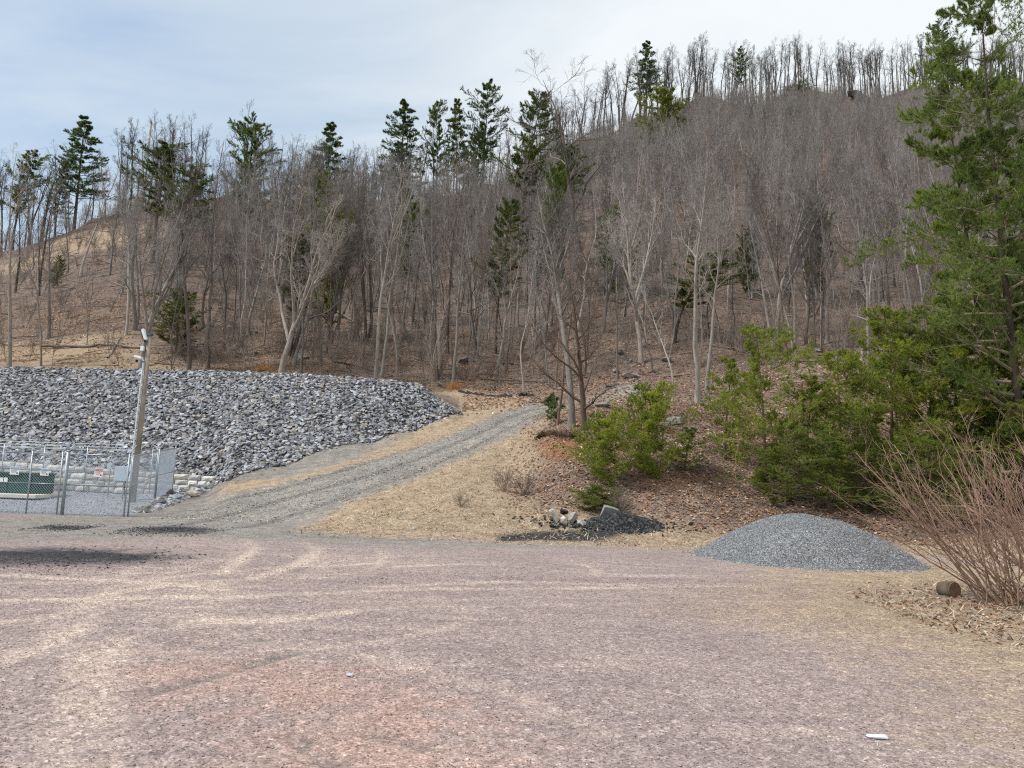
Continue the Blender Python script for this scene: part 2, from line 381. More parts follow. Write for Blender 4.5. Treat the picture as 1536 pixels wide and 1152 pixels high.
near = (Y > 2) & (Y < 70) & (np.abs(Tt) < 1.6)
def near_w(poly, soft):
    w = np.zeros(len(X)); w[near] = poly_w(X[near], Y[near], poly, soft); return w
A = {}
A['ramp'] = near_w(ramp_poly, 1.5)
A['straw'] = np.maximum.reduce([near_w(bank_poly, 1.2), near_w(strip_poly, 1.0), .80*near_w(side_poly, 2.6), .85*near_w(under_shrub, 1.2)])
A['straw'] = np.maximum(A['straw'], .72*sstep(19, 21, Y)*sstep(-.10, .0, Tt)*(1-sstep(24, 26, Y)))
hill = sstep(50, 56, Y)
hill = np.maximum(hill, sstep(44.5, 46, Y)*(Tt < -.07))
tan = np.clip(.5+2.6*fbm(X, Y, 14, 3, 40), 0, 1)
A['straw'] = np.maximum(A['straw'], hill*np.clip(.75*(1-sstep(62, 80, Y))*tan + sstep(.40, .56, -Tt)*(tan*.9+.3)*(1-sstep(150, 170, Y)), 0, 1)*.9)
A['leaf'] = np.maximum(near_w(leaf_poly, 2.0)*.9, hill*(1-.75*A['straw']))
A['straw'] *= 1
low = (Y > 31) & (Y < 58)
A['leaf'] = np.where(low & (PXV > 690), np.maximum(A['leaf'], .85*(1-A['straw'])), A['leaf'])
A['straw'] = np.where(low & (PXV > 345) & (PXV <= 690), np.maximum(A['straw'], .7), A['straw'])
cut = 1-np.clip(A['ramp']*1.6-.3, 0, 1)
A['straw'] = A['straw']*cut; A['leaf'] = A['leaf']*cut
A['dark'] = np.zeros(len(X))
for p, s in dark_sp: A['dark'] = np.maximum(A['dark'], near_w(p, s))
A['yard'] = near_w(yard_poly, .3)
A['greyzone'] = np.maximum(near_w(grey_poly, 2.0), near_w([P2(*p) for p in [(185, 775), (230, 750), (300, 720), (335, 712), (420, 700), (420, 760), (250, 800)]], .8))
A['greyzone'] = np.where((Y > 23.5) & (Y < 60), np.maximum(A['greyzone'], sstep(23.5, 24.5, Y)), A['greyzone'])
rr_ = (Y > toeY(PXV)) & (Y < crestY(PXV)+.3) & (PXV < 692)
A['dark'] = np.where(rr_, 1.0, A['dark']); A['straw'] = np.where(rr_, 0, A['straw']); A['leaf'] = np.where(rr_, 0, A['leaf'])  # ground under the riprap painted dark, as shade in the gaps between rocks
A['red'] = near_w(red_poly, 1.0)
fade = (PXV > 345) & (PXV < 690) & (Y > 26) & (Y < toeY(PXV)) & (Y > 31) & (A['ramp'] < .5)
A['straw'] = np.where(fade & (Y > np.interp(PXV, [345, 430, 560, 640], [28, 31, 34.5, 37])), A['straw']*np.clip((PXV-480)/160, .12, 1), A['straw'])
A['soil'] = np.maximum(near_w([P2(*p) for p in [(800, 668), (830, 655), (880, 668), (860, 695), (815, 690)]], .5), .8*near_w([P2(*p) for p in [(930, 712), (1100, 700), (1120, 720), (960, 745)]], 1.2))
tr = np.zeros(len(X)); nn = near & (Y < 30)
for t in tracks:
    pts = [P2(*p) for p in t]; d = seg_dist(X[nn], Y[nn], pts)
    tr[nn] = np.maximum(tr[nn], (np.maximum(np.exp(-(d/.14)**2), .4*np.exp(-((d-1.5)/.12)**2))*.95+.22*np.exp(-((d-.7)/.9)**2))*(.9 if t[0][1] < 950 else .6)*np.clip(.9+.9*fbm(X[nn], Y[nn], 1.5, 3, 60), 0, 1.1))
tr = tr*(.75+.7*fbm(X, Y, 3.0, 3, 66))
A['track'] = tr
rut = np.zeros(len(X)); kk = near & (Y > 22)
for t in ([(250, 792), (330, 775), (430, 748), (560, 712), (660, 674), (740, 640), (800, 614), (880, 606)], [(300, 800), (400, 783), (500, 752), (600, 717), (690, 680), (760, 645), (815, 622), (880, 612)], [(300, 765), (400, 738), (520, 704), (620, 672), (710, 634), (780, 610)]):
    d = seg_dist(X[kk], Y[kk], [P2(*p) for p in t]); rut[kk] = np.maximum(rut[kk], np.exp(-(d/.24)**2))
scar = np.zeros(len(X)); kk = near & (Y < 22)
for t in ([(215, 1042), (290, 1022), (350, 1004), (455, 974)], [(425, 1085), (455, 1115), (520, 1165)], [(690, 962), (750, 985), (800, 1010)], [(390, 960), (430, 948), (470, 945)], [(560, 1100), (640, 1125)], [(1130, 860), (1000, 850), (880, 842)]):
    d = seg_dist(X[kk], Y[kk], [P2(*p) for p in t]); scar[kk] = np.maximum(scar[kk], np.exp(-(d/.10)**2)*np.clip(.75+1.6*fbm(X[kk], Y[kk], .5, 3, 88), 0, 1))
rut = np.maximum(rut, .85*scar)
A['rut'] = rut
Z = Z - .035*rut
# shallow ruts where the tyres ran
Z = Z - .02*tr
Vt = np.stack([X, Y, Z], 1)
ii, jj = np.meshgrid(np.arange(nx-1), np.arange(ny-1)); ii = ii.ravel(); jj = jj.ravel()
q = np.stack([jj*nx+ii, jj*nx+ii+1, (jj+1)*nx+ii+1, (jj+1)*nx+ii], 1)
full = mesh_np('full', Vt, q, M_GROUND, True)
nrm = np.zeros(len(Vt)*3, np.float32); full.vertices.foreach_get('normal', nrm); nrm = nrm.reshape(-1, 3)
qc = q.mean(axis=1).astype(int)
def facev(a): return a[q].mean(axis=1)
cat = np.zeros(len(q), int)                       # 0 lot, 1 bank, 2 ramp, 3 hillside
fx, fy = X[q].mean(1), Y[q].mean(1)
cat[(fy > 50)] = 3; cat[(fy > 44.8) & (facev(Tt) < -.07)] = 3
bk = near_w(bank_poly, .01) + near_w(strip_poly, .01)
cat[(facev(bk) > .5) & (cat != 3)] = 1
cat[(fy > 30) & (cat == 0) & (facev(PXV) > 345)] = 1
cat[(facev(A['ramp']) > .5) & (fy < 50) & (fy > 24)] = 2
cat[(cat == 0) & (facev(PXV) <= 690) & (fy > 33.1)] = 1
for ci, (nm, lb) in enumerate([('gravel_lot', 'wide flat lot of packed mauve crushed stone with tyre tracks'), ('grassy_bank', 'straw and leaf covered banks beside the sloping track'),
                               ('gravel_track', 'grey gravel track climbing from the lot beside the rock embankment'), ('hillside', 'steep leaf covered hillside rising to the skyline')]):
    sel = q[cat == ci]; ids, inv = np.unique(sel, return_inverse=True); inv = inv.reshape(sel.shape)
    me = mesh_np(nm, Vt[ids], inv, M_GROUND, True, {k: ('POINT', 'FLOAT', v[ids]) for k, v in A.items()})
    me.normals_split_custom_set_from_vertices([tuple(v) for v in nrm[ids]])
    o = link(bpy.data.objects.new(nm, me)); tag(o, lb, nm.replace('_', ' '), kind='structure')
bpy.data.meshes.remove(full)

# ------------------------------------------------------------------ batch scatter of small solids
def hull_proto(seed, n=12, flat=.5):
    r = random.Random(seed); bm = bmesh.new()
    for k in range(n):
        v = Vector((r.gauss(0, 1), r.gauss(0, 1), r.gauss(0, 1))).normalized()*r.uniform(.75, 1.05)
        bm.verts.new((v.x*1.15, v.y*.85, v.z*flat))
    bmesh.ops.convex_hull(bm, input=bm.verts)
    bmesh.ops.delete(bm, geom=[v for v in bm.verts if not v.link_faces], context='VERTS')
    bmesh.ops.triangulate(bm, faces=bm.faces)
    bm.verts.index_update()
    V = np.array([v.co[:] for v in bm.verts]); Fc = np.array([[v.index for v in f.verts] for f in bm.faces]); bm.free()
    return V, Fc
def rotmats(n, tilt, rng):
    a = rng.uniform(0, 2*np.pi, n); ca, sa = np.cos(a), np.sin(a); Rz = np.zeros((n, 3, 3)); Rz[:, 0, 0] = ca; Rz[:, 0, 1] = -sa; Rz[:, 1, 0] = sa; Rz[:, 1, 1] = ca; Rz[:, 2, 2] = 1
    ax = rng.uniform(0, 2*np.pi, n); th = rng.normal(0, tilt, n); k = np.stack([np.cos(ax), np.sin(ax), 0*ax], 1)
    K = np.zeros((n, 3, 3)); K[:, 0, 1] = -k[:, 2]; K[:, 0, 2] = k[:, 1]; K[:, 1, 0] = k[:, 2]; K[:, 1, 2] = -k[:, 0]; K[:, 2, 0] = -k[:, 1]; K[:, 2, 1] = k[:, 0]
    I = np.eye(3)[None]; Rk = I+np.sin(th)[:, None, None]*K+(1-np.cos(th))[:, None, None]*(K@K)
    return Rk@Rz
def slope_rot(x, y):
    e = .4; gx = (H(x+e, y)-H(x-e, y))/(2*e); gy = (H(x, y+e)-H(x, y-e))/(2*e)
    n = np.stack([-gx, -gy, np.ones_like(gx)], 1); n /= np.linalg.norm(n, axis=1)[:, None]
    u = np.cross(np.tile([0, 1., 0], (len(n), 1)), n); u /= np.linalg.norm(u, axis=1)[:, None]; v = np.cross(n, u)
    return np.stack([u, v, n], 2)
def scatter(name, pos, size, cols, mat, protos, tilt=.4, rot=None, smooth=False):
    n = len(pos); Rm = rotmats(n, tilt, rng)
    if rot is not None: Rm = rot@Rm
    if np.ndim(size) == 1: size = np.repeat(np.asarray(size)[:, None], 3, 1)
    pid = rng.integers(0, len(protos), n); VV = []; FF = []; CC = []; off = 0
    for k, (V, Fc) in enumerate(protos):
        s = np.nonzero(pid == k)[0]
        if not len(s): continue
        W = np.einsum('nij,nvj->nvi', Rm[s], V[None]*size[s][:, None, :])+pos[s][:, None, :]
        VV.append(W.reshape(-1, 3)); FF.append((Fc[None]+(np.arange(len(s))*len(V))[:, None, None]+off).reshape(-1, Fc.shape[1])); off += len(s)*len(V)
        CC.append(np.repeat(cols[s], len(V), 0))
    V = np.concatenate(VV); Fc = np.concatenate(FF)
    q4, t3 = (Fc, None) if Fc.shape[1] == 4 else (None, Fc)
    me = mesh_np(name, V, q4, mat, smooth, {'tint': ('POINT', 'FLOAT_COLOR', np.concatenate(CC))}, Ft=t3)
    return link(bpy.data.objects.new(name, me))
ROCKS = [hull_proto(s) for s in range(16)]
def rock_cols(n, bright=1.0):
    base = np.array([.18, .186, .20])[None]*(.45+1.85*rng.beta(1.3, 1.9, n))[:, None]*bright
    w = rng.random(n); base = np.where((w < .02)[:, None], np.array([[.36, .29, .20]])*rng.uniform(.7, 1.2, n)[:, None], base)
    base = np.where(((w > .035) & (w < .20))[:, None], base*np.array([[1.12, 1.0, .86]]), base)
    base = np.where((w > .93)[:, None], np.array([[.44, .45, .47]])*rng.uniform(.7, 1.1, n)[:, None]*bright, base)
    return base
# riprap embankment
n0 = 78000; x = rng.uniform(-60, 0, n0); y = rng.uniform(31, 45.2, n0)
p = pxT(x/y); keep = (y > toeY(p)) & (y < crestY(p)) & (p < 692) & (p > -420); x, y = x[keep], y[keep]
sz = (.058+.11*rng.random(len(x))**1.4)*(1+.5*(rng.random(len(x)) < .07)); sz[pxT(x/y) < -60] *= 1.15
pos = np.stack([x, y, H(x, y)+rng.uniform(-.05, .10, len(x))], 1)
o = scatter('riprap', pos, sz, rock_cols(len(x)), M_ROCK, ROCKS, .5, slope_rot(x, y))
tag(o, 'long embankment faced with loose angular grey broken rock behind the stone wall', 'riprap', kind='stuff')
# spilled rock at the foot of the embankment
sp = [P2(*p) for p in [(200, 769), (238, 748), (262, 737), (318, 716), (345, 721), (310, 738), (262, 756), (225, 769)]]
bx = np.array(sp); x = rng.uniform(bx[:, 0].min(), bx[:, 0].max(), 9000); y = rng.uniform(bx[:, 1].min(), bx[:, 1].max(), 9000)
k = in_poly(x, y, sp); x, y = x[k][:900], y[k][:900]
pos = np.stack([x, y, H(x, y)+rng.uniform(.0, .22, len(x))*np.clip(poly_w(x, y, sp, 1.6)*2-1, .1, 1)], 1)
cc = rock_cols(len(x), 1.25); 
o = scatter('loose_rock', pos, rng.uniform(.06, .19, len(x)), cc, M_ROCK, ROCKS, .6)
tag(o, 'loose pale and grey rocks spilled past the right end of the stone wall', 'loose rocks', kind='stuff')
# single boulders one can tell apart in the spill
for i, (px, py, s, c, lb) in enumerate([
    (287, 746, .24, (.50, .44, .36), 'pale cream boulder lying in the rock spill right of the fence corner'),
    (267, 752, .22, (.30, .33, .37), 'blue grey boulder beside the pale one in the rock spill'),
    (243, 758, .20, (.16, .17, .18), 'dark angular boulder near the lower tip of the rock spill'),
    (302, 735, .22, (.42, .43, .45), 'light grey boulder at the upper end of the rock spill below the wall end'),
    (221, 766, .15, (.33, .30, .26), 'small tan rock at the lowest tip of the rock spill'),
    (255, 745, .2, (.08, .085, .09), 'nearly black boulder against the narrow fence panel')]):
    g = hit(px, py); m = simple('boulder_stone_%d' % i, c, .85, var=.3, scale=5, bump=.02)
    o = chunk('boulder', (s*1.25, s, s*.7), m, 50+i); o.location = (g[0], g[1], g[2]+s*.35+.08); o.rotation_euler = (.2*i, .15, i*1.1)
    tag(o, lb, 'boulder')
# scattered loose stones on the toe strip and along the track edge
x = rng.uniform(-14, 2, 4000); y = rng.uniform(29, 46, 4000); p = pxT(x/y); d = toeY(p)-y; k = (d > 0) & (d < 1.0) & (p > 345) & (rng.random(4000) < np.exp(-d*3)); x, y = x[k], y[k]
o = scatter('stray_stones', np.stack([x, y, H(x, y)+.01], 1), rng.uniform(.04, .12, len(x)), rock_cols(len(x), 1.3), M_ROCK, ROCKS, .4)
tag(o, 'stray stones along the foot of the rock embankment beside the track', 'stones', kind='stuff')

# pebbles over the lot and track
PEB = [hull_proto(100+s, 8, .6) for s in range(6)]
def pebbles(name, n, yr, tr_, s0, s1, colf, label, cond=None, z=.003):
    y = np.sqrt(rng.uniform(yr[0]**2, yr[1]**2, n)); x = rng.uniform(tr_[0], tr_[1], n)*y
    if cond is not None: k = cond(x, y); x, y = x[k], y[k]
    s = s0+(s1-s0)*rng.random(len(x))**2.5
    o = scatter(name, np.stack([x, y, H(x, y)+z], 1), s, colf(len(x)), M_ROCK, PEB, .4)
    return tag(o, label, 'pebbles', kind='stuff')
def lotcol(n):
    b = np.array([.29, .238, .234])[None]*rng.uniform(.72, 1.25, n)[:, None]; w = rng.random(n)
    b = np.where((w < .10)[:, None], np.array([[.50, .44, .41]])*rng.uniform(.8, 1.2, n)[:, None], b)
    return np.where((w > .85)[:, None], np.array([[.38, .25, .21]])*rng.uniform(.7, 1.1, n)[:, None], b)
cond_lot = lambda x, y: ~in_poly(x, y, [tuple(p) for p in dark_sp[0][0]])
pebbles('lot_gravel', 110000, (3.4, 14), (-.8, .8), .0035, .011, lotcol, 'small mauve and pale stones covering the near part of the lot')
pebbles('lot_gravel', 16000, (12, 24), (-.78, .78), .008, .022, lotcol, 'scattered pale stones over the far part of the lot', cond_lot)
rp = ramp_poly
pebbles('track_gravel', 60000, (24, 47), (-.55, .2), .015, .05, lambda n: np.where((rng.random(n) < .3)[:, None], np.array([[.40, .34, .26]]), np.array([[.27, .262, .248]]))*rng.uniform(.5, 1.6, n)[:, None], 'grey crushed stone strewn over the climbing track', lambda x, y: poly_w(x, y, rp, .8) > rng.random(len(x)))
pebbles('yard_gravel', 9000, (24.8, 33), (-.72, -.46), .015, .035, lambda n: np.array([.26, .265, .29])[None]*rng.uniform(.5, 1.6, n)[:, None], 'bluish gravel covering the fenced yard', lambda x, y: in_poly(x, y, yard_poly))

cx_, cy_ = [], []
for p, s_ in dark_sp[:4]:
    b_ = np.array(p); b_[:, 0] = np.clip(b_[:, 0], -22, 22); m_ = 9000; qx = rng.uniform(b_[:, 0].min(), b_[:, 0].max(), m_); qy = rng.uniform(b_[:, 1].min()-.8, b_[:, 1].max()+.8, m_)
    k = poly_w(qx, qy, p, 2.2)**2*(.6+1.2*fbm(qx, qy, 1.2, 3, 55)) > rng.random(m_); cx_.append(qx[k]); cy_.append(qy[k])
cx_, cy_ = np.concatenate(cx_), np.concatenate(cy_)
o = scatter('asphalt_millings', np.stack([cx_, cy_, H(cx_, cy_)+.003], 1), .008+.028*rng.random(len(cx_))**2.5, np.array([[.035, .037, .042]])*rng.uniform(.4, 2.6, len(cx_))[:, None], M_ROCK, PEB, .4)
tag(o, 'black asphalt crumbs lying in dark patches on the lot', 'asphalt crumbs', kind='stuff')

# dry grass blades / leaves as thin bent strips
def blade_protos():
    out = []
    for s in range(6):
        r = random.Random(s); b = r.uniform(.1, .5)
        V = np.array([[-.05, 0, 0], [.05, 0, 0], [.04, .5, .3-b*.4], [-.04, .5, .3-b*.4], [.0, 1, .45-b], [-.01, 1.02, .45-b]])
        out.append((V, np.array([[0, 1, 2, 3], [3, 2, 4, 5]])))
    return out
def leaf_protos():
    out = []
    for s in range(6):
        r = random.Random(s+9); c = r.uniform(.15, .5)
        V = np.array([[-.5, -.6, c], [.0, -.9, 0], [.1, .9, 0], [-.5, .6, c*.8], [.55, -.5, c*r.uniform(.3, 1)], [.5, .6, c]])
        out.append((V, np.array([[0, 1, 2, 3], [1, 4, 5, 2]])))
    return out
BL, LF = blade_protos(), leaf_protos()
def strawcol(n):
    b = np.array([.43, .35, .25])[None]*rng.uniform(.45, 1.3, n)[:, None]; w = rng.random(n)
    return np.where((w < .2)[:, None], np.array([[.25, .16, .10]])*rng.uniform(.6, 1.2, n)[:, None], b)
def leafcol(n):
    w = rng.random(n)[:, None]; b = np.array([.34, .20, .125])[None]*(1-w)+np.array([.17, .095, .06])[None]*w
    w2 = rng.random(n); b = np.where((w2 < .12)[:, None], np.array([[.46, .35, .25]]), b)
    return b*rng.uniform(.6, 1.3, n)[:, None]
def area(n, poly, wfun=None, soft=1.0):
    b = np.array(poly); x = rng.uniform(b[:, 0].min(), b[:, 0].max(), n); y = rng.uniform(b[:, 1].min(), b[:, 1].max(), n)
    k = (poly_w(x, y, poly, soft) > rng.random(n)) & (np.abs(x/y) < .85) & (y > 4); return x[k], y[k]
def grass(name, x, y, s0, s1, label, tilt=.35, cols=strawcol, protos=BL, z=0.0, cat='dry grass'):
    n = len(x); s = rng.uniform(s0, s1, n)
    o = scatter(name, np.stack([x, y, H(x, y)+z], 1), s, cols(n), M_LITTER, protos, tilt, slope_rot(x, y))
    return tag(o, label, cat, kind='stuff')
x, y = area(90000, bank_poly, soft=1.5); k = ~in_poly(x, y, leaf_poly) | (rng.random(len(x)) < .15); grass('bank_grass', x[k], y[k], .08, .26, 'matted straw coloured dead grass on the slope right of the track')
x, y = area(5000, ramp_poly, soft=1.6); k = fbm(x, y, 1.4, 3, 91) > .05; grass('track_grass', x[k], y[k], .04, .12, 'sparse dead grass growing in patches on the climbing track')
x, y = area(26000, strip_poly); k = rng.random(len(x)) < np.clip((pxT(x/y)-470)/160, .06, 1); x, y = x[k], y[k]; grass('strip_grass', x, y, .06, .18, 'strip of dead grass between the rock embankment and the track')
x, y = area(42000, side_poly, soft=2.5); k = (fbm(x, y, 1.6, 3, 77) > -.02) & (rng.random(len(x)) < .8)
grass('side_grass', x[k], y[k], .025, .085, 'thin patches of pale dead grass along the right side of the lot', .25)
x, y = area(8000, under_shrub, soft=1.2); grass('shrub_grass', x, y, .05, .20, 'pale tangled dead grass under the bare red shrub')
x, y = area(3500, under_shrub, soft=1.2); grass('shrub_leaves', x, y, .02, .05, 'brown fallen leaves scattered under the bare red shrub', .4, leafcol, LF, .01, 'fallen leaves')
x, y = area(120000, leaf_poly, soft=1.5); grass('bank_leaves', x, y, .03, .075, 'brown fallen oak leaves covering the cut bank under the young pines', .4, leafcol, LF, .02, 'fallen leaves')
n = 60000; y = rng.uniform(45, 80, n); x = rng.uniform(-.78, .78, n)*y; k = (pxT(x/y) > 690) | (y > 57); x, y = x[k], y[k]
k = rng.random(len(x)) < .75
grass('hill_leaves', x[k], y[k], .05, .12, 'brown leaf litter over the foot of the wooded hill', .4, leafcol, LF, .03, 'fallen leaves')
n = 26000; y = rng.uniform(56.5, 78, n); x = rng.uniform(-.78, .0, n)*y; k = fbm(x, y, 6, 3, 40) > -.05
grass('hill_grass', x[k], y[k], .15, .42, 'tawny dead grass behind the crest of the rock embankment', .35, lambda n: strawcol(n)*np.array([[1.0, .82, .62]]))

# ------------------------------------------------------------------ trees: branching skeletons
def tubes(polys, sides):
    """polys: list of (P (M,N,3), R (M,N)) -> V, quads"""
    VV, FF, off = [], [], 0
    for P, R in polys:
        Mn, N, _ = P.shape; T = np.gradient(P, axis=1); T /= np.linalg.norm(T, axis=2, keepdims=True)+1e-9
        mt = T.mean(1); ref = np.where((np.abs(mt[:, 2]) > .8)[:, None], np.array([[1., 0, 0]]), np.array([[0, 0, 1.]]))[:, None]
        U = np.cross(T, ref); U /= np.linalg.norm(U, axis=2, keepdims=True)+1e-9; W = np.cross(T, U)
        a = np.arange(sides)*2*np.pi/sides
        V = P[:, :, None]+R[:, :, None, None]*(np.cos(a)[None, None, :, None]*U[:, :, None]+np.sin(a)[None, None, :, None]*W[:, :, None])
        idx = np.arange(Mn*N*sides).reshape(Mn, N, sides)+off; nx_ = np.roll(idx, -1, 2)
        f = np.stack([idx[:, :-1], nx_[:, :-1], nx_[:, 1:], idx[:, 1:]], -1).reshape(-1, 4)
        VV.append(V.reshape(-1, 3)); FF.append(f); off += Mn*N*sides
    return np.concatenate(VV), np.concatenate(FF)
def grow(r, start, d, L, r0, r1, N, wander, up, droop=0.0):
    Mn = len(start); P = np.zeros((Mn, N, 3)); P[:, 0] = start; d = d/np.linalg.norm(d, axis=1, keepdims=True)
    for k in range(1, N):
        d = d+r.normal(0, wander, (Mn, 3)); d[:, 2] += up-droop*k/N
        d /= np.linalg.norm(d, axis=1, keepdims=True); P[:, k] = P[:, k-1]+d*(L/(N-1))[:, None]
    f = np.linspace(0, 1, N)[None]; R = r0[:, None]*(1-f)+r1[:, None]*f
    return P, R
def spawn(r, P, R, k, smin, smax, ang, Lf, N, wander, up, rf=.6, rmin=.005, flat=0.0, droop=0.0):
    """k children per parent; Lf(parent_index_array, s) gives lengths"""
    Mn, Np, _ = P.shape; s = (np.arange(k)[None]+r.random((Mn, k)))/k*(smax-smin)+smin
    f = s*(Np-1); i = np.clip(f.astype(int), 0, Np-2); w = (f-i)[..., None]; m = np.arange(Mn)[:, None]
    st = P[m, i]*(1-w)+P[m, i+1]*w; T = P[m, i+1]-P[m, i]; T /= np.linalg.norm(T, axis=2, keepdims=True)+1e-9
    rad = R[m, i]*(1-w[..., 0])+R[m, i+1]*w[..., 0]
    az = (np.arange(k)*2.4)[None]+r.uniform(0, 6.28, (Mn, 1))+r.normal(0, .4, (Mn, k))
    ref = np.where(np.abs(T[..., 2:3]) > .9, np.array([1., 0, 0]), np.array([0, 0, 1.]))
    U = np.cross(T, ref); U /= np.linalg.norm(U, axis=2, keepdims=True)+1e-9; W = np.cross(U, T)
    a = ang+r.normal(0, .14, (Mn, k)); sw = np.sin(az)*(1-flat)
    side = np.cos(az)[..., None]*U+sw[..., None]*W; side /= np.linalg.norm(side, axis=2, keepdims=True)+1e-9
    d = np.cos(a)[..., None]*T+np.sin(a)[..., None]*side
    L = Lf(np.repeat(np.arange(Mn), k), s.ravel())*r.uniform(.65, 1.25, Mn*k)
    rc = np.maximum(rad.ravel()*rf, rmin)
    return grow(r, st.reshape(-1, 3), d.reshape(-1, 3), L, rc, np.full(Mn*k, rmin*.7), N, wander, up, droop)
def bare_tree(seed, Ht=16, r0=.15, first=.35, n1=17, l1=.28, ang1=.75, n2=7, n3=6, n4=3, lean=(0, 0), wand=.05, up1=.10, fork=0, rmin=.006, crook=.13, sides=(7, 4)):
    r = np.random.default_rng(seed)
    d = np.array([[lean[0], lean[1], 1.0]]); T = [grow(r, np.array([[0, 0, -.3]]), d, np.array([Ht+.3]), np.array([r0]), np.array([.012]), 14, wand, .02)]
    if fork:
        T.append(spawn(r, T[0][0], T[0][1], fork, .20 if fork > 2 else .42, .45 if fork > 2 else .6, .30, lambda m, s: Ht*(1-s)*.9, 12, .06, .05, .8, .012))
    T[0][1][:, 0] *= 1.35
    P0 = T
    l1s = []
    for (Pp, Rp) in P0:
        Lt = np.linalg.norm(np.diff(Pp, axis=1), axis=2).sum(1).mean()
        l1s.append(spawn(r, Pp, Rp, n1, first, .97, ang1, lambda m, s, Lt=Lt: Lt*l1*(1.12-s)**.6*(.55+.45*np.clip((s-first)/.15, 0, 1))/.9, 8, crook, up1, .55, rmin*1.6))
    P1 = np.concatenate([a for a, b in l1s]); R1 = np.concatenate([b for a, b in l1s])
    len1 = np.linalg.norm(np.diff(P1, axis=1), axis=2).sum(1)
    P2_, R2 = spawn(r, P1, R1, n2, .18, .97, .62, lambda m, s: len1[m]*.48*(1.15-s), 5, .16, .07, .6, rmin*1.2)
    len2 = np.linalg.norm(np.diff(P2_, axis=1), axis=2).sum(1)
    P3, R3 = spawn(r, P2_, R2, n3, .15, .98, .6, lambda m, s: len2[m]*.5*(1.2-s)+.12, 3, .16, .06, .6, rmin)
    out2 = [(P1, R1), (P2_, R2), (P3, R3)]
    if n4:
        len3 = np.linalg.norm(np.diff(P3, axis=1), axis=2).sum(1)
        out2.append(spawn(r, P3, R3, n4, .2, .98, .6, lambda m, s: len3[m]*.6+.08, 2, .1, .03, .7, rmin*.8))
    V0, F0 = tubes(T, sides[0]); Va, Fa = tubes([(P1, R1)], sides[1]); Vb, Fb = tubes(out2[1:], 3)
    return (V0, F0), (np.concatenate([Va, Vb]), np.concatenate([Fa, Fb+len(Va)]))
def tree_meshes(tname, cname, res, mats=(M_BARK, M_TWIG)):
    (V0, F0), (V1, F1) = res
    return mesh_np(tname, V0, F0, mats[0], True), mesh_np(cname, V1, F1, mats[1], True)

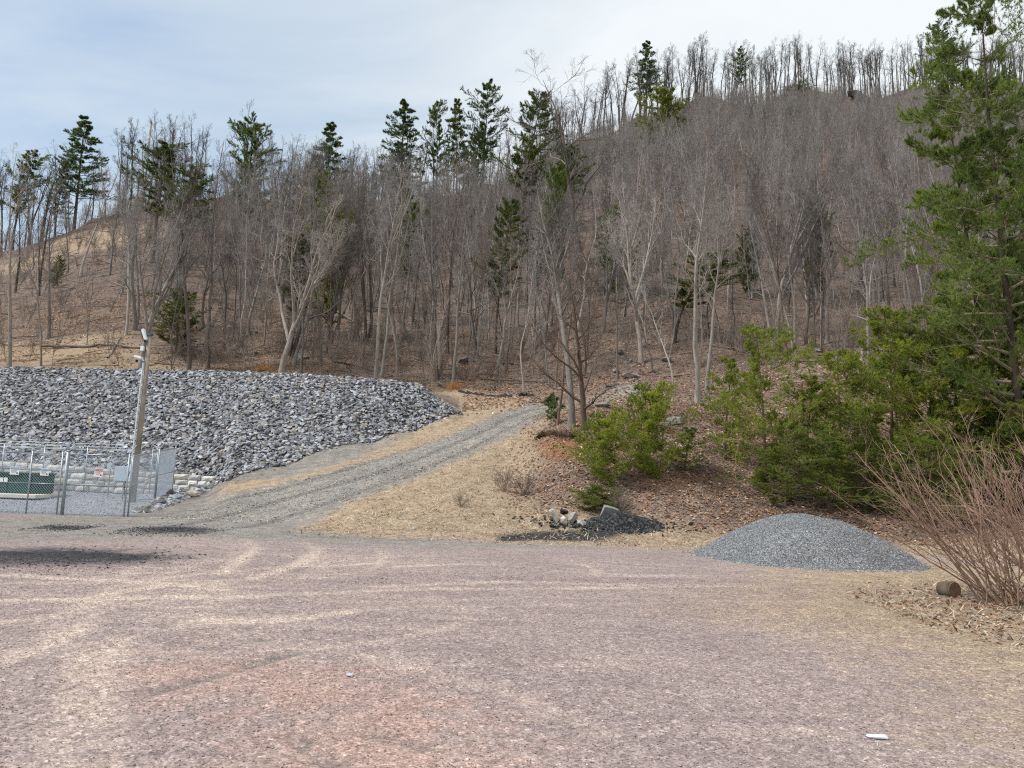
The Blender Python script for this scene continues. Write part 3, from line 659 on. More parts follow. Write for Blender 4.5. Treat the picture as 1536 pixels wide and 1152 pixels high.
def needles(r, pts, dirs, n, ln, wd, spread, shade):
    """n flat pointed needles per tuft"""
    Mn = len(pts); d = dirs[:, None]+r.normal(0, spread, (Mn, n, 3)); d /= np.linalg.norm(d, axis=2, keepdims=True)
    L = ln*r.uniform(.7, 1.2, (Mn, n, 1)); side = np.cross(d, r.normal(0, 1, (Mn, n, 3))); side /= np.linalg.norm(side, axis=2, keepdims=True)+1e-9
    c = pts[:, None]+0*d; a = c+side*wd; b = c-side*wd; t = c+d*L
    V = np.stack([a, b, t], 2).reshape(-1, 3); Fc = np.arange(len(V)).reshape(-1, 3)
    sh = np.repeat(np.clip(shade[:, None]+r.normal(0, .13, (Mn, n)), 0, 1).ravel(), 3)
    return V, Fc, sh
def pine(seed, Ht, cb, width, n1, tuft, dens2=9, droop=.0, up=.04, ang=1.35, r0=.12, shape='cone', t2=4, gaps=.15, lean=(0, 0), wand=.02, n_needle=10, n3=0, fl=.55, l2=.34):
    r = np.random.default_rng(seed)
    T = grow(r, np.array([[0, 0, -.2]]), np.array([[lean[0], lean[1], 1.]]), np.array([Ht+.2]), np.array([r0]), np.array([.012]), 14, wand, .02)
    def Lf(m, s):
        q_ = np.clip((s-cb)/(1-cb), 0, 1)
        if shape == 'cone': v = (1-q_)**.75+.07
        elif shape == 'flat': v = np.sqrt(np.clip(1-q_**6, 0, 1))*(.62+.38*np.clip(q_/.3, 0, 1))+.08
        elif shape == 'dome': v = np.sqrt(np.clip(1-(q_*1.0)**2.2, 0, 1))*(.55+.45*np.clip(q_/.25, 0, 1))+.08
        else: v = np.clip(np.sin(np.pi*(q_*.8+.2))+.12, .1, 1)
        v = v*np.where(r.random(len(v)) < gaps, .45, 1.0)*r.uniform(.75, 1.15, len(v))
        return width*v
    P1, R1 = spawn(r, T[0], T[1], n1, cb, .985, ang, Lf, 8, .06, up, .35, .008, 0.0, droop)
    len1 = np.linalg.norm(np.diff(P1, axis=1), axis=2).sum(1)
    P2_, R2 = spawn(r, P1, R1, dens2, .2, .98, .75, lambda m, s: len1[m]*l2*(1.2-s)+.08, 4, .10, .05, .5, .005, fl)
    P = [(P1, R1), (P2_, R2)]
    if n3:
        len2 = np.linalg.norm(np.diff(P2_, axis=1), axis=2).sum(1)
        P3, R3 = spawn(r, P2_, R2, n3, .15, .95, .7, lambda m, s: len2[m]*.45*(1.15-s)+.06, 3, .10, .06, .5, .004, fl)
        P2_ = P3; P.append((P3, R3))
    # tufts along and at the end of branchlets
    pts, drs = [], []
    for (Q, k0) in ((P2_, .25), (P1[:, 4:], .5)):
        Mn, N, _ = Q.shape; s = k0+(1-k0)*(np.arange(t2)[None]+.6*r.random((Mn, t2)))/t2; s = np.clip(s, 0, .999)
        f = s*(N-1); i = f.astype(int); w = (f-i)[..., None]; m = np.arange(Mn)[:, None]
        pt = Q[m, i]*(1-w)+Q[m, np.minimum(i+1, N-1)]*w; dd = Q[m, np.minimum(i+1, N-1)]-Q[m, i]; dd /= np.linalg.norm(dd, axis=2, keepdims=True)+1e-9
        pts.append(pt.reshape(-1, 3)); drs.append(dd.reshape(-1, 3))
        pts.append(Q[:, -1]); drs.append(Q[:, -1]-Q[:, -2])
    pts = np.concatenate(pts); drs = np.concatenate(drs); drs /= np.linalg.norm(drs, axis=1, keepdims=True)+1e-9; drs[:, 2] += .25
    shade = np.clip(.5+.9*(vnoise(pts[:, 0]*1.3+pts[:, 2], pts[:, 1]*1.3+pts[:, 2]*.7, max(.35, width*.28), seed))+r.normal(0, .12, len(pts)), 0, 1)
    Vn, Fn, sh = needles(r, pts, drs, n_needle, tuft[0], tuft[1], .85, shade)
    V0, F0 = tubes([T], 7); V1, F1 = tubes([P[0]], 4); V2, F2 = tubes(P[1:], 3)
    Vb = np.concatenate([V1, V2]); Fb = np.concatenate([F1, F2+len(V1)])
    return (V0, F0), (Vb, Fb), (Vn, Fn, sh)
def pine_meshes(res, tname='trunk', cname='crown'):
    (V0, F0), (Vb, Fb), (Vn, Fn, sh) = res
    t = mesh_np(tname, V0, F0, M_PBARK, True)
    V = np.concatenate([Vb, Vn]); Ft = Fn+len(Vb); s = np.concatenate([np.full(len(Vb), .3), sh])
    c = mesh_np(cname, V, Fb, [M_PBARK, M_NEEDLE], False, {'shade': ('POINT', 'FLOAT', s)}, np.concatenate([np.zeros(len(Fb)), np.ones(len(Ft))]), Ft)
    return t, c
def place_tree(name, meshes, loc, scale, rz, label, cat, group=None, color=(1, 1, 1), tilt=(0, 0), ccolor=None):
    e = empty(name, (loc[0], loc[1], loc[2]), label, cat, group); e.rotation_euler = (tilt[0], tilt[1], rz)
    e.scale = scale if not isinstance(scale, (int, float)) else (scale,)*3
    for nm, me, c in (('trunk', meshes[0], color), ('crown', meshes[1], ccolor or color)):
        o = bpy.data.objects.new(nm, me); o.color = (*c, 1); link(o, e)
    return e

# prototypes of forest trees
PR = {
 'tall': [bare_tree(s, 16, .15, .38, 15, .26, .62, 5, 4, 2, fork=f, rmin=.0062) for s, f in ((1, 0), (2, 1), (3, 0), (4, 2), (5, 0))],
 'thin': [bare_tree(s, 13, .085, .36, 13, .22, .58, 5, 3, 2, wand=.075) for s in (11, 12, 13, 14)],
 'broad': [bare_tree(s, 15, .20, .22, 14, .42, .95, 6, 5, 3, crook=.20, wand=.09, up1=.05) for s in (21, 22)],
 'fan': [bare_tree(s, 12, .15, .28, 9, .32, .48, 6, 4, 2, fork=5, crook=.11) for s in (31, 32, 33)],
 'sap': [bare_tree(s, 7, .042, .15, 12, .26, .5, 5, 3, 0, wand=.07, rmin=.005) for s in (41, 42, 43)],
 'oak': [bare_tree(57, 7.5, .165, .13, 15, .50, 1.05, 6, 4, 2, crook=.22, wand=.07, up1=.06, rmin=.005)],
 'ridge': [bare_tree(s, 16, .19, .48, 10, .28, .62, 5, 3, 2, fork=f, rmin=.007, wand=.045, crook=.16) for s, f in ((51, 1), (52, 0), (53, 2), (54, 0), (55, 1))],
}
PM = {k: [tree_meshes('trunk', 'crown', r) for r in v] for k, v in PR.items()}
PH = {'oak': 7.5, 'ridge': 16, 'tall': 16, 'thin': 13, 'broad': 15, 'fan': 12, 'sap': 7}

def top_h(px, py_top, g):      # tree height so that the tip reaches pixel row py_top
    return at(px, py_top, g[1])[2]-g[2]
kcount = {}
def hero(px, pyb, pyt, kind, label, color=(1, 1, 1), Yfix=None, rz=None, lean=0.0, widen=1.0, ccol=None, group=None, thick=1.0):
    if Yfix: xy = at(px, 600, Yfix); g = np.array([xy[0]+0, Yfix, h1(xy[0], Yfix)])
    else: g = hit(px, pyb)
    h = top_h(px, pyt, g); i = kcount.get(kind, 0); kcount[kind] = i+1
    me = PM[kind][i % len(PM[kind])]; s = h/PH[kind]
    return place_tree('bare_tree', me, g, (s*widen*thick, s*widen*thick, s), random.uniform(0, 6.28) if rz is None else rz, label, 'bare tree', group, color, (0, lean), ccol)
PALE = (1.35, 1.33, 1.28); DARK = (.55, .52, .5); MID = (1, 1, 1); BRN = (.85, .68, .56)
hero_specs = [
 (8, 548, 235, 'tall', 'pale crooked bare tree rising behind the rock crest at the far left edge', PALE, 58, .05),
 (56, 548, 330, 'thin', 'leaning grey bare tree near the left edge, right of the pale crooked one', MID, 59, -.04),
 (205, 552, 305, 'fan', 'wide fan shaped bare tree directly behind the leaning camera pole', MID, 58, .0, 1.3),
 (279, 553, 215, 'tall', 'straight dark trunked tree just right of the leaning camera pole', DARK, 58, 0, 1.0),
 (308, 553, 225, 'thin', 'slim very dark straight tree second to the right of the camera pole', DARK, 60, 0),
 (345, 553, 260, 'thin', 'slim grey tree midway between the camera pole and the pale fan tree', MID, 63, 0),
 (417, 557, 290, 'fan', 'big pale fan crowned bare tree with many long ascending limbs behind the rock crest', (1.1, 1.07, 1.02), 57.5, 0, 1.35),
 (450, 557, 330, 'tall', 'thick dark trunk beside the big pale fan tree', DARK, 59, 0, 1.1),
 (562, 555, 255, 'tall', 'tall pale trunked bare tree, left of the close pair behind the rock crest', PALE, 60, .01),
 (570, 555, 270, 'tall', 'tall pale trunked bare tree, right of the close pair behind the rock crest', PALE, 62, -.03),
 (592, 555, 375, 'thin', 'slim pale tree with a curved top right of the close pair', PALE, 61, .03),
 (648, 560, 440, 'sap', 'thin whitish sapling behind the right end of the rock embankment', PALE, 58, 0),
 (671, 530, 240, 'tall', 'tall dark trunk standing behind the whitish sapling', DARK, None, 0),
 (714, 550, 385, 'thin', 'slim grey trunk right of the tall dark trunk on the lower slope', MID, None, -.04),
 (790, 560, 430, 'sap', 'left whitish birch sapling of the pair above the top of the track', PALE, None, .0),
 (800, 562, 400, 'sap', 'right whitish birch sapling of the pair above the top of the track', PALE, None, .02),
 (836, 638, 340, 'thin', 'thin bare sapling left of the thick grey trunk at the top of the track', BRN, None, 0, 1.1),
 (857, 641, 245, 'tall', 'thick grey trunk, middle one of the three at the lip of the cut bank', (.72, .7, .68), None, .02, 1.5),
 (876, 645, 415, 'oak', 'dark brown spreading oak with low limbs at the lip of the cut bank', (.62, .48, .40), None, .03, 1.0),
 (880, 420, 120, 'broad', 'large dark wide limbed bare tree high on the slope left of centre', (.7, .65, .62), None, 0, 1.3),
 (805, 430, 235, 'thin', 'leaning whitish bare tree on the mid slope with its top bent to the left', PALE, None, -.22),
 (1008, 602, 400, 'thin', 'pale slim tree left of the twin pale trunks behind the round young pines', PALE, None, .03, 1.2),
 (1046, 603, 235, 'tall', 'tallest pale trunked bare tree behind the young pines with a wide airy crown', PALE, None, .02, 1.25),
 (1060, 590, 270, 'tall', 'pale grey bare tree directly right of the tallest pale trunk', (1.35, 1.3, 1.25), None, -.02, 1.1),
 (1165, 500, 255, 'fan', 'grey many stemmed bare tree behind the young pines left of the dark spreading one', MID, None, 0, 1.3),
 (1240, 515, 230, 'tall', 'straight grey trunk left of the dark spreading tree on the right slope', MID, None, 0, 1.1),
 (1292, 500, 285, 'broad', 'dark crooked spreading tree with pale lit limbs left of the large pine', (.75, .7, .66), None, .03, 1.25),
 (1318, 505, 250, 'tall', 'grey bare tree just right of the dark crooked spreading tree', MID, None, .0),
 (1387, 470, 240, 'thin', 'whitish bare tree standing against the left edge of the large pine', PALE, None, .05),
 (620, 470, 385, 'sap', 'short whitish leaning snag like tree on the slope above the embankment', PALE, None, -.2),
 (905, 500, 300, 'fan', 'grey fan crowned tree on the slope behind the dark brown oak', MID, None, 0, 1.2),
 (962, 545, 270, 'fan', 'pale fan crowned tree on the lower slope left of the tallest pale trunk', (1.3, 1.25, 1.2), None, 0, 1.1),
 (130, 520, 400, 'sap', 'thin grey sapling on the brown slope below the knoll', MID, None, 0),
 (95, 470, 380, 'sap', 'crooked pale sapling on the tawny flank of the knoll', PALE, None, .1),
 (255, 555, 380, 'sap', 'dark thin sapling close behind the camera pole', DARK, 57, 0),
]
heroes = [];
for h in hero_specs:
    px, pb, pt, kd, lb, colr, Yf, ln = h[:8]; wd = h[8] if len(h) > 8 else 1.0
    e = hero(px, pb, pt, kd, lb, colr, Yf, None, ln, wd); heroes.append((e.location.x, e.location.y))
HX = np.array(heroes)

# fill trees
def ridgeY(t): return np.interp(t, ctx, RIDGE)
cand = []
n = 16000; y = np.sqrt(rng.uniform(57**2, 330**2, n)); t = rng.uniform(-.80, .80, n); x = t*y
rY = ridgeY(t)
ok = y < rY+14
dens = np.full(n, .52)
band = (y > rY-np.interp(t, [-.4, .1, .25], [11, 18, 22])) & (y < rY-4)
dens = np.where(band, np.where((t > .12), .0, .05), dens)
dens = np.where((y > rY-5), .28, dens)
dens = np.where((y > rY-5) & (t > .05), .52, dens)
knoll = (t < -.38) & (y < rY-6)
dens = np.where(knoll, np.where(t < -.52, .10, .24), dens)
dens = np.where((t > -.38) & (t < -.1) & (y < 75), .52, dens)
dens = np.where((y < 66) & (t > -.1), .28, dens)
ok &= rng.random(n) < dens
x, y, t = x[ok], y[ok], t[ok]
d = np.min(np.hypot(x[:, None]-HX[None, :, 0], y[:, None]-HX[None, :, 1]), axis=1); k = d > 2.0; x, y, t = x[k], y[k], t[k]
kinds = rng.choice(['tall', 'thin', 'broad', 'fan', 'sap'], len(x), p=[.38, .34, .06, .03, .19]).astype('<U6')
onr = y > ridgeY(t)-5; kinds[onr] = 'ridge'
hts = np.array([{'ridge': 16, 'tall': 15, 'thin': 12.5, 'broad': 13, 'fan': 11, 'sap': 6}[k] for k in kinds])*rng.uniform(.75, 1.12, len(x))
onr = y > ridgeY(t)-5; hts = np.where(onr, hts*np.where(t > .1, 1.3, 1.1), hts)
hts = np.where((t < -.38) & ~onr, hts*.95, np.where((t < -.05) & ~onr, hts*1.15, hts))
zz = H(x, y)
order = np.argsort(-(hts/y)); NI = 255
ind, rest = order[:NI], order[NI:]
def zone(px, yy, kd, cl):
    where = [(130, 'behind the far left stretch of the rock crest'), (330, 'around the camera pole behind the crest'), (540, 'between camera pole and pale trunk pair'),
             (700, 'behind the right end of the rock embankment'), (880, 'above the top of the gravel track'), (1100, 'behind the round young pines'), (1300, 'behind the tall row of young pines'), (9999, 'behind and beside the large pine')]
    w = next(s for lim, s in where if px < lim).replace('the far left stretch of the rock crest', 'the far left rock crest')
    dp = 'slope foot' if yy < 68 else ('lower slope' if yy < 80 else ('middle slope' if yy < 105 else 'upper slope'))
    return '%s %s, %s %s' % (cl, {'ridge': 'tall skyline bare tree', 'tall': 'tall slim bare tree', 'thin': 'thin bare tree', 'broad': 'broad limbed bare tree', 'fan': 'forked bare tree', 'sap': 'bare sapling'}[kd], dp, w)
for i in ind:
    kd = kinds[i]; px = float(pxT(t[i])); me = PM[kd][int(rng.integers(len(PM[kd])))]; s = hts[i]/PH[kd]
    cl, cc = [('grey', (1, 1, 1)), ('pale', (1.3, 1.28, 1.24)), ('dark', (.5, .47, .45)), ('brownish', (.8, .68, .6))][rng.choice(4, p=[.34, .28, .24, .14])]
    if kd == 'ridge': cl, cc = 'dark', (.5, .48, .48)  # ridge trees tinted darker, their backlit look put into the bark colour
    lb = zone(px, y[i], kd, cl)
    w = rng.uniform(.85, 1.2)
    place_tree('bare_tree', me, (x[i], y[i], zz[i]), (s*w, s*w, s), rng.uniform(0, 6.28), lb, 'bare tree', lb.replace('bare tree', 'bare trees').replace('sapling', 'saplings'), cc, (rng.normal(0, .03), rng.normal(0, .03)), (1, 1, 1) if cl == 'pale' else None)

# geometry-nodes forest for the masses nobody could count
def gn_forest(name, P, scales, rots, protos, label, cat, color, mats=None):
    me = bpy.data.meshes.new(name); me.vertices.add(len(P)); me.vertices.foreach_set('co', np.asarray(P, np.float32).ravel())
    a = me.attributes.new('sc', 'FLOAT_VECTOR', 'POINT'); a.data.foreach_set('vector', np.asarray(scales, np.float32).ravel())
    a = me.attributes.new('rt', 'FLOAT_VECTOR', 'POINT'); a.data.foreach_set('vector', np.asarray(rots, np.float32).ravel())
    o = link(bpy.data.objects.new(name, me)); o.color = (*color, 1); tag(o, label, cat, kind='stuff')
    c = bpy.data.collections.new(name+'_sources')
    for i, (tm, cm) in enumerate(protos):
        bm = bmesh.new(); bm.from_mesh(tm); mi = len(tm.materials)
        n0 = len(bm.faces); bm.from_mesh(cm); bm.faces.ensure_lookup_table()
        nmats = list(tm.materials)+list(cm.materials)
        for f in bm.faces[n0:]: f.material_index += mi
        mm = bpy.data.meshes.new('tree_source'); bm.to_mesh(mm); bm.free()
        for mt in nmats: mm.materials.append(mt)
        so = bpy.data.objects.new('tree_source', mm); so.color = (*color, 1); c.objects.link(so)
    g = bpy.data.node_groups.new(name, 'GeometryNodeTree'); g.interface.new_socket('Geometry', in_out='INPUT', socket_type='NodeSocketGeometry'); g.interface.new_socket('Geometry', in_out='OUTPUT', socket_type='NodeSocketGeometry')
    gi = g.nodes.new('NodeGroupInput'); go = g.nodes.new('NodeGroupOutput')
    ci = g.nodes.new('GeometryNodeCollectionInfo'); ci.inputs['Collection'].default_value = c; ci.inputs['Separate Children'].default_value = True; ci.inputs['Reset Children'].default_value = True
    ip = g.nodes.new('GeometryNodeInstanceOnPoints'); ip.inputs['Pick Instance'].default_value = True
    def na(nm, ty):
        q_ = g.nodes.new('GeometryNodeInputNamedAttribute'); q_.data_type = ty; q_.inputs['Name'].default_value = nm; return q_.outputs['Attribute']
    g.links.new(gi.outputs[0], ip.inputs['Points']); g.links.new(ci.outputs[0], ip.inputs['Instance'])
    g.links.new(na('sc', 'FLOAT_VECTOR'), ip.inputs['Scale']); 
    er = g.nodes.new('FunctionNodeEulerToRotation'); g.links.new(na('rt', 'FLOAT_VECTOR'), er.inputs[0]); g.links.new(er.outputs[0], ip.inputs['Rotation'])
    g.links.new(ip.outputs[0], go.inputs[0])
    md = o.modifiers.new('forest', 'NODES'); md.node_group = g
    return o
def forest_of(sel, kd, label, color):
    sel = [i for i in sel if kinds[i] == kd]
    if not sel: return
    s = hts[sel]/PH[kd]; w = rng.uniform(.85, 1.2, len(sel))
    return np.stack([x[sel], y[sel], zz[sel]], 1), np.stack([s*w, s*w, s], 1), np.stack([rng.normal(0, .03, len(sel)), rng.normal(0, .03, len(sel)), rng.uniform(0, 6.28, len(sel))], 1)
for kd, lb in (('tall', 'far mass of tall bare trees covering the upper hillside and skyline'), ('thin', 'far mass of thin bare trees between the taller ones on the hill'),
               ('broad', 'far scattered broad crowned bare trees on the upper hill'), ('fan', 'far many stemmed bare trees on the upper hill'), ('ridge', 'row of bare trees standing on the far skyline ridge, sky between their trunks'), ('sap', 'far bare saplings under the trees of the upper hill')):
    P_, S_, Q_ = forest_of(rest, kd, lb, (1, 1, 1)); gn_forest('woodland', P_, S_, Q_, PM[kd], lb, 'woodland', (.45, .44, .44) if kd == 'ridge' else (1, 1, 1))  # skyline rows get a darker tint as painted backlighting
# underbrush
BRUSH = [tree_meshes('stems', 'twigs', bare_tree(s, 4.2, .018, .12, 5, .30, .5, 4, 2, 0, fork=6, rmin=.0048, crook=.18)) for s in (61, 62, 63)]
n = 16000; yb = np.sqrt(rng.uniform(57**2, 250**2, n)); tb = rng.uniform(-.8, .8, n); xb = tb*yb
k = (yb < ridgeY(tb)+3) & (rng.random(n) < np.where((tb < -.45) & (yb < 120), .30, .62)*np.where(yb > ridgeY(tb)-4, .06, 1)) & ((fbm(xb, yb, 12, 2, 8) > -.30) | (yb > ridgeY(tb)-24))
xb, yb, tb = xb[k], yb[k], tb[k]; s = rng.uniform(.5, 1.25, len(xb))*np.where((yb > ridgeY(tb)-27) & (tb > 0), 1.25, 1)
gn_forest('underbrush', np.stack([xb, yb, H(xb, yb)], 1), np.stack([s, s, s], 1), np.stack([0*s, 0*s, rng.uniform(0, 6.28, len(s))], 1), BRUSH, 'tangled leafless underbrush over the wooded slope', 'underbrush', (.98, .87, .79))

# ------------------------------------------------------------------ pines on the hill
NF = (.17, .0105)
FP = {
 'spruce': [pine(s, 12, .30, 2.9, 84, NF, 13, .03, .03, 1.4, .16, 'cone', 5, .3, fl=.85, n_needle=15) for s in (71, 72)],
 'wp': [pine(s, 12, .36, 3.0, 62, NF, 14, .0, .05, 1.25, .15, 'dome', 5, .45, wand=.06, fl=.8, n_needle=15) for s in (73, 74, 77)],
 'full': [pine(s, 8, .10, 2.8, 74, NF, 13, .02, .05, 1.15, .12, 'dome', 5, .4, fl=.7, n_needle=15) for s in (75, 76)],
}
FM = {k: [pine_meshes(r) for r in v] for k, v in FP.items()}; FH = {'spruce': 12, 'wp': 12, 'full': 8}; FW = {'spruce': 2.6, 'wp': 2.6, 'full': 2.5}
DKG = (.75, .95, .98); YG_ = (1.55, 1.45, .8); OLV = (.95, .98, .85); GRN = (1.05, 1.15, .8)
pines = [
 (105, 173, 330, 30, 'spruce', DKG, 130, 'tall dark pointed pine standing alone on the skyline above the knoll'),
 (76, 240, 335, 14, 'spruce', DKG, 128, 'small dark pine touching the left side of the tall pointed skyline pine'),
 (14, 226, 345, 26, 'wp', OLV, 122, 'ragged olive pine on the skyline at the far left edge'),
 (228, 205, 400, 46, 'wp', OLV, 92, 'broad loose olive pine above the camera pole'),
 (268, 250, 420, 36, 'wp', OLV, 85, 'dark drooping pine right below the broad olive one'),
 (362, 190, 330, 34, 'full', GRN, 135, 'bright green dense pine on the left skyline'),
 (480, 183, 330, 26, 'spruce', DKG, 150, 'dark narrow pine on the skyline left of centre'),
 (470, 255, 340, 22, 'wp', YG_, 100, 'thin yellowish pine patch below the dark narrow skyline pine'),
 (498, 318, 425, 34, 'full', YG_, 72, 'small bright yellow green pine among bare trunks on the left slope'),
 (597, 146, 290, 28, 'spruce', DKG, 165, 'tall dark pine standing highest on the middle skyline'),
 (648, 160, 290, 20, 'wp', GRN, 170, 'left of two small green pines on the middle skyline'),
 (681, 148, 290, 20, 'spruce', GRN, 172, 'right of two small green pines on the middle skyline'),
 (718, 130, 290, 28, 'wp', DKG, 176, 'dark flat branched pine on the middle skyline right of the two green ones'),
 (780, 140, 330, 40, 'wp', OLV, 115, 'large shaggy olive pine at the break of the skyline'),
 (835, 190, 350, 34, 'wp', DKG, 110, 'dark pine mass right below the shaggy olive pine'),
 (611, 290, 400, 24, 'wp', GRN, 80, 'slender green topped pine left of the slope centre'),
 (748, 300, 450, 32, 'wp', OLV, 72, 'faint olive pine with thin foliage on the middle slope'),
 (832, 260, 360, 22, 'full', GRN, 84, 'narrow green pine on the middle slope left of centre'),
 (925, 320, 405, 32, 'full', GRN, 78, 'small full green pine in the middle of the slope'),
 (988, 148, 225, 42, 'full', YG_, 165, 'yellowish round pine high on the slope below the ridge'),
 (966, 62, 165, 18, 'spruce', DKG, 218, 'dark narrow pine poking above the ridge near the middle'),
 (1110, 76, 150, 12, 'wp', GRN, 232, 'tiny green pine among the ridge trees'),
 (1437, 36, 140, 24, 'wp', DKG, 270, 'dark flat topped pine on the ridge at upper right'),
 (1014, 370, 520, 40, 'wp', OLV, 66, 'thin olive pine behind the pale fan tree on the lower slope'),
 (276, 440, 528, 34, 'full', OLV, 62, 'low olive evergreen bush tree right of the camera pole'),
 (445, 355, 520, 26, 'wp', (.75, .7, .7), 64, 'dull dark cedar around the thick dark trunk'),
 (1225, 310, 420, 22, 'full', OLV, 80, 'faint olive evergreen between bare trees on the right slope'),
 (1120, 345, 440, 16, 'full', OLV, 80, 'small olive evergreen on the slope right of the tallest pale trunk'),
 (90, 385, 402, 8, 'full', GRN, 90, 'tiny green seedling high on the tawny knoll'),
 (84, 405, 424, 9, 'full', GRN, 84, 'tiny green seedling lower on the tawny knoll'),
 (540, 300, 400, 16, 'wp', OLV, 120, 'small dull pine between pale trunks on the left slope'),
 (700, 190, 300, 22, 'wp', DKG, 165, 'dark small pine below the flat branched skyline pine'),
 (1200, 130, 165, 20, 'full', (.8, .75, .7), 248, 'low dark evergreen on the rim of the ridge at right'),
]
for i, (px, pt, pb, hw, kd, colr, Yd, lb) in enumerate(pines):
    xy = at(px, 400, Yd); g = np.array([xy[0], Yd, h1(xy[0], Yd)]); h = top_h(px, pt, g); h = max(h, 1.0)
    me = FM[kd][i % len(FM[kd])]; w = hw/F_PX*Yd/FW[kd]*(1.45 if kd == 'spruce' else 1.3)
    place_tree('pine_tree', me, g, (w, w, h/FH[kd]), rng.uniform(0, 6.28), lb, 'pine', None, MID, (rng.normal(0, .02), rng.normal(0, .02)), colr)

# ------------------------------------------------------------------ young pines on the cut bank
YN = (.065, .0050)
YP = [pine(81, 4.2, .07, 1.75, 52, YN, 9, .0, .05, 1.3, .05, 'dome', 4, .3, n_needle=12, n3=4), pine(82, 4.2, .12, 1.6, 38, YN, 9, .0, .04, 1.35, .05, 'cone', 4, .35, n_needle=9, n3=4, wand=.04),
      pine(83, 4.6, .05, 2.0, 54, YN, 10, .0, .05, 1.3, .06, 'dome', 4, .4, n_needle=11, n3=4, wand=.04)]
YP.append(pine(85, 2.6, .03, 1.75, 60, YN, 10, .0, .05, 1.38, .045, 'dome', 4, .4, n_needle=13, n3=4))
YPM = [pine_meshes(r) for r in YP]; YH = [4.2, 4.2, 4.6, 2.6]; YW = [1.35, 1.2, 1.6, 1.4]
NB = (2.2, 2.2, 1.2); NM = (1.95, 1.95, 1.15); ND = (1.5, 1.6, 1.1)
young = [
 (902, 722, 630, 44, 3, NB, 'left round bushy young pine below the lip of the cut bank'),
 (970, 712, 590, 48, 3, NB, 'fuller round young pine right of the leftmost bushy one on the bank'),
 (893, 768, 732, 34, 3, ND, 'smallest low pine seedling near the foot of the bank'),
 (1028, 708, 640, 30, 1, NM, 'small thin young pine right of the fuller round one'),
 (1089, 690, 535, 44, 1, NM, 'young pine with a clear thin dark trunk standing alone on the bank'),
 (1150, 735, 500, 62, 2, NB, 'broad tall young pine, left end of the dense row behind the gravel heap'),
 (1178, 760, 640, 55, 0, ND, 'low spreading dark pine at the left foot of the dense row'),
 (1212, 715, 560, 48, 1, NM, 'slim young pine second in the dense row behind the gravel heap'),
 (1265, 735, 530, 60, 0, NB, 'bright young pine in the middle of the dense row behind the gravel heap'),
 (1300, 765, 620, 62, 2, ND, 'dark low pine right behind the peak of the gravel heap'),
 (1335, 730, 475, 78, 2, NM, 'tallest young pine of the dense row behind the gravel heap'),
 (1390, 745, 520, 66, 0, NB, 'bushy young pine behind the right end of the gravel heap'),
 (1445, 740, 470, 70, 2, NM, 'tall green pine between the gravel heap row and the bare red shrub'),
 (1380, 790, 660, 62, 0, ND, 'low dark pine behind the tips of the bare red shrub'),
 (1500, 760, 540, 80, 2, ND, 'dark young pine behind the top of the bare red shrub'),
 (1245, 770, 655, 48, 1, ND, 'small dark pine at the foot of the bank behind the gravel heap'),
 (1590, 780, 600, 90, 0, NM, 'green pine cut by the right edge of the view behind the shrub'),
 (1345, 655, 470, 50, 1, ND, 'slim dark pine peeking above the dense row at right'),
]
for i, (px, pb, pt, hw, v, colr, lb) in enumerate(young):
    g = hit(px, pb, 20); h = top_h(px, pt, g); w = hw/F_PX*g[1]/YW[v]*1.1
    place_tree('young_pine', YPM[v], g, (w, w, h/YH[v]), rng.uniform(0, 6.28), lb, 'young pine', None, (.9, .9, .9), (rng.normal(0, .03), rng.normal(0, .03)), colr)
g = hit(826, 640); h = top_h(826, 597, g)
sm = pine_meshes(pine(84, 1.4, .25, .55, 18, (.11, .006), 5, 0, .05, 1.0, .02, 'dome', 4, .2, n_needle=16))
place_tree('young_pine', sm, g, (1.0, 1.0, h/1.4), 1.0, 'tiny soft needled pine seedling at the right edge of the track top', 'young pine', None, (.9, .9, .9), (0, 0), (.95, 1.2, 1.2))
# large pine at the right edge
big = pine_meshes(pine(90, 15, .10, 4.6, 92, (.10, .0065), 14, .01, .03, 1.35, .22, 'dome', 4, .4, wand=.02, n_needle=12, n3=6, fl=.85, l2=.42))
gx = at(1532, 560, 25.5); g = (gx[0], 25.5, h1(gx[0], 25.5)); hb = top_h(1532, -20, np.array(g))
place_tree('pine_tree', big, g, (.84, .84, hb/15), 2.2, 'tallest pine at the right edge of the view, top out of frame', 'pine', None, (.5, .5, .5), (0, 0), (1.5, 1.65, 1.35))
big2 = pine_meshes(pine(91, 11, .06, 3.8, 68, (.10, .0065), 14, .01, .03, 1.4, .18, 'flat', 4, .5, n_needle=12, n3=6, fl=.9, l2=.42, wand=.05))
gx = at(1490, 560, 28); g = (gx[0], 28, h1(gx[0], 28)); hb = top_h(1490, 108, np.array(g))
place_tree('pine_tree', big2, g, (.86, .86, hb/11), .7, 'broad layered green pine left of the tallest pine at the right edge', 'pine', None, (.5, .5, .5), (0, 0), (1.75, 1.9, 1.3))
gx = at(1530, 560, 27); g = (gx[0], 27, h1(gx[0], 27)); hb = top_h(1530, 190, np.array(g))
place_tree('pine_tree', big2, g, (.72, .72, hb/11), 3.4, 'dense lower pine beneath the tallest one at the right edge', 'pine', None, (.5, .5, .5), (0, 0), (1.2, 1.4, 1.1))

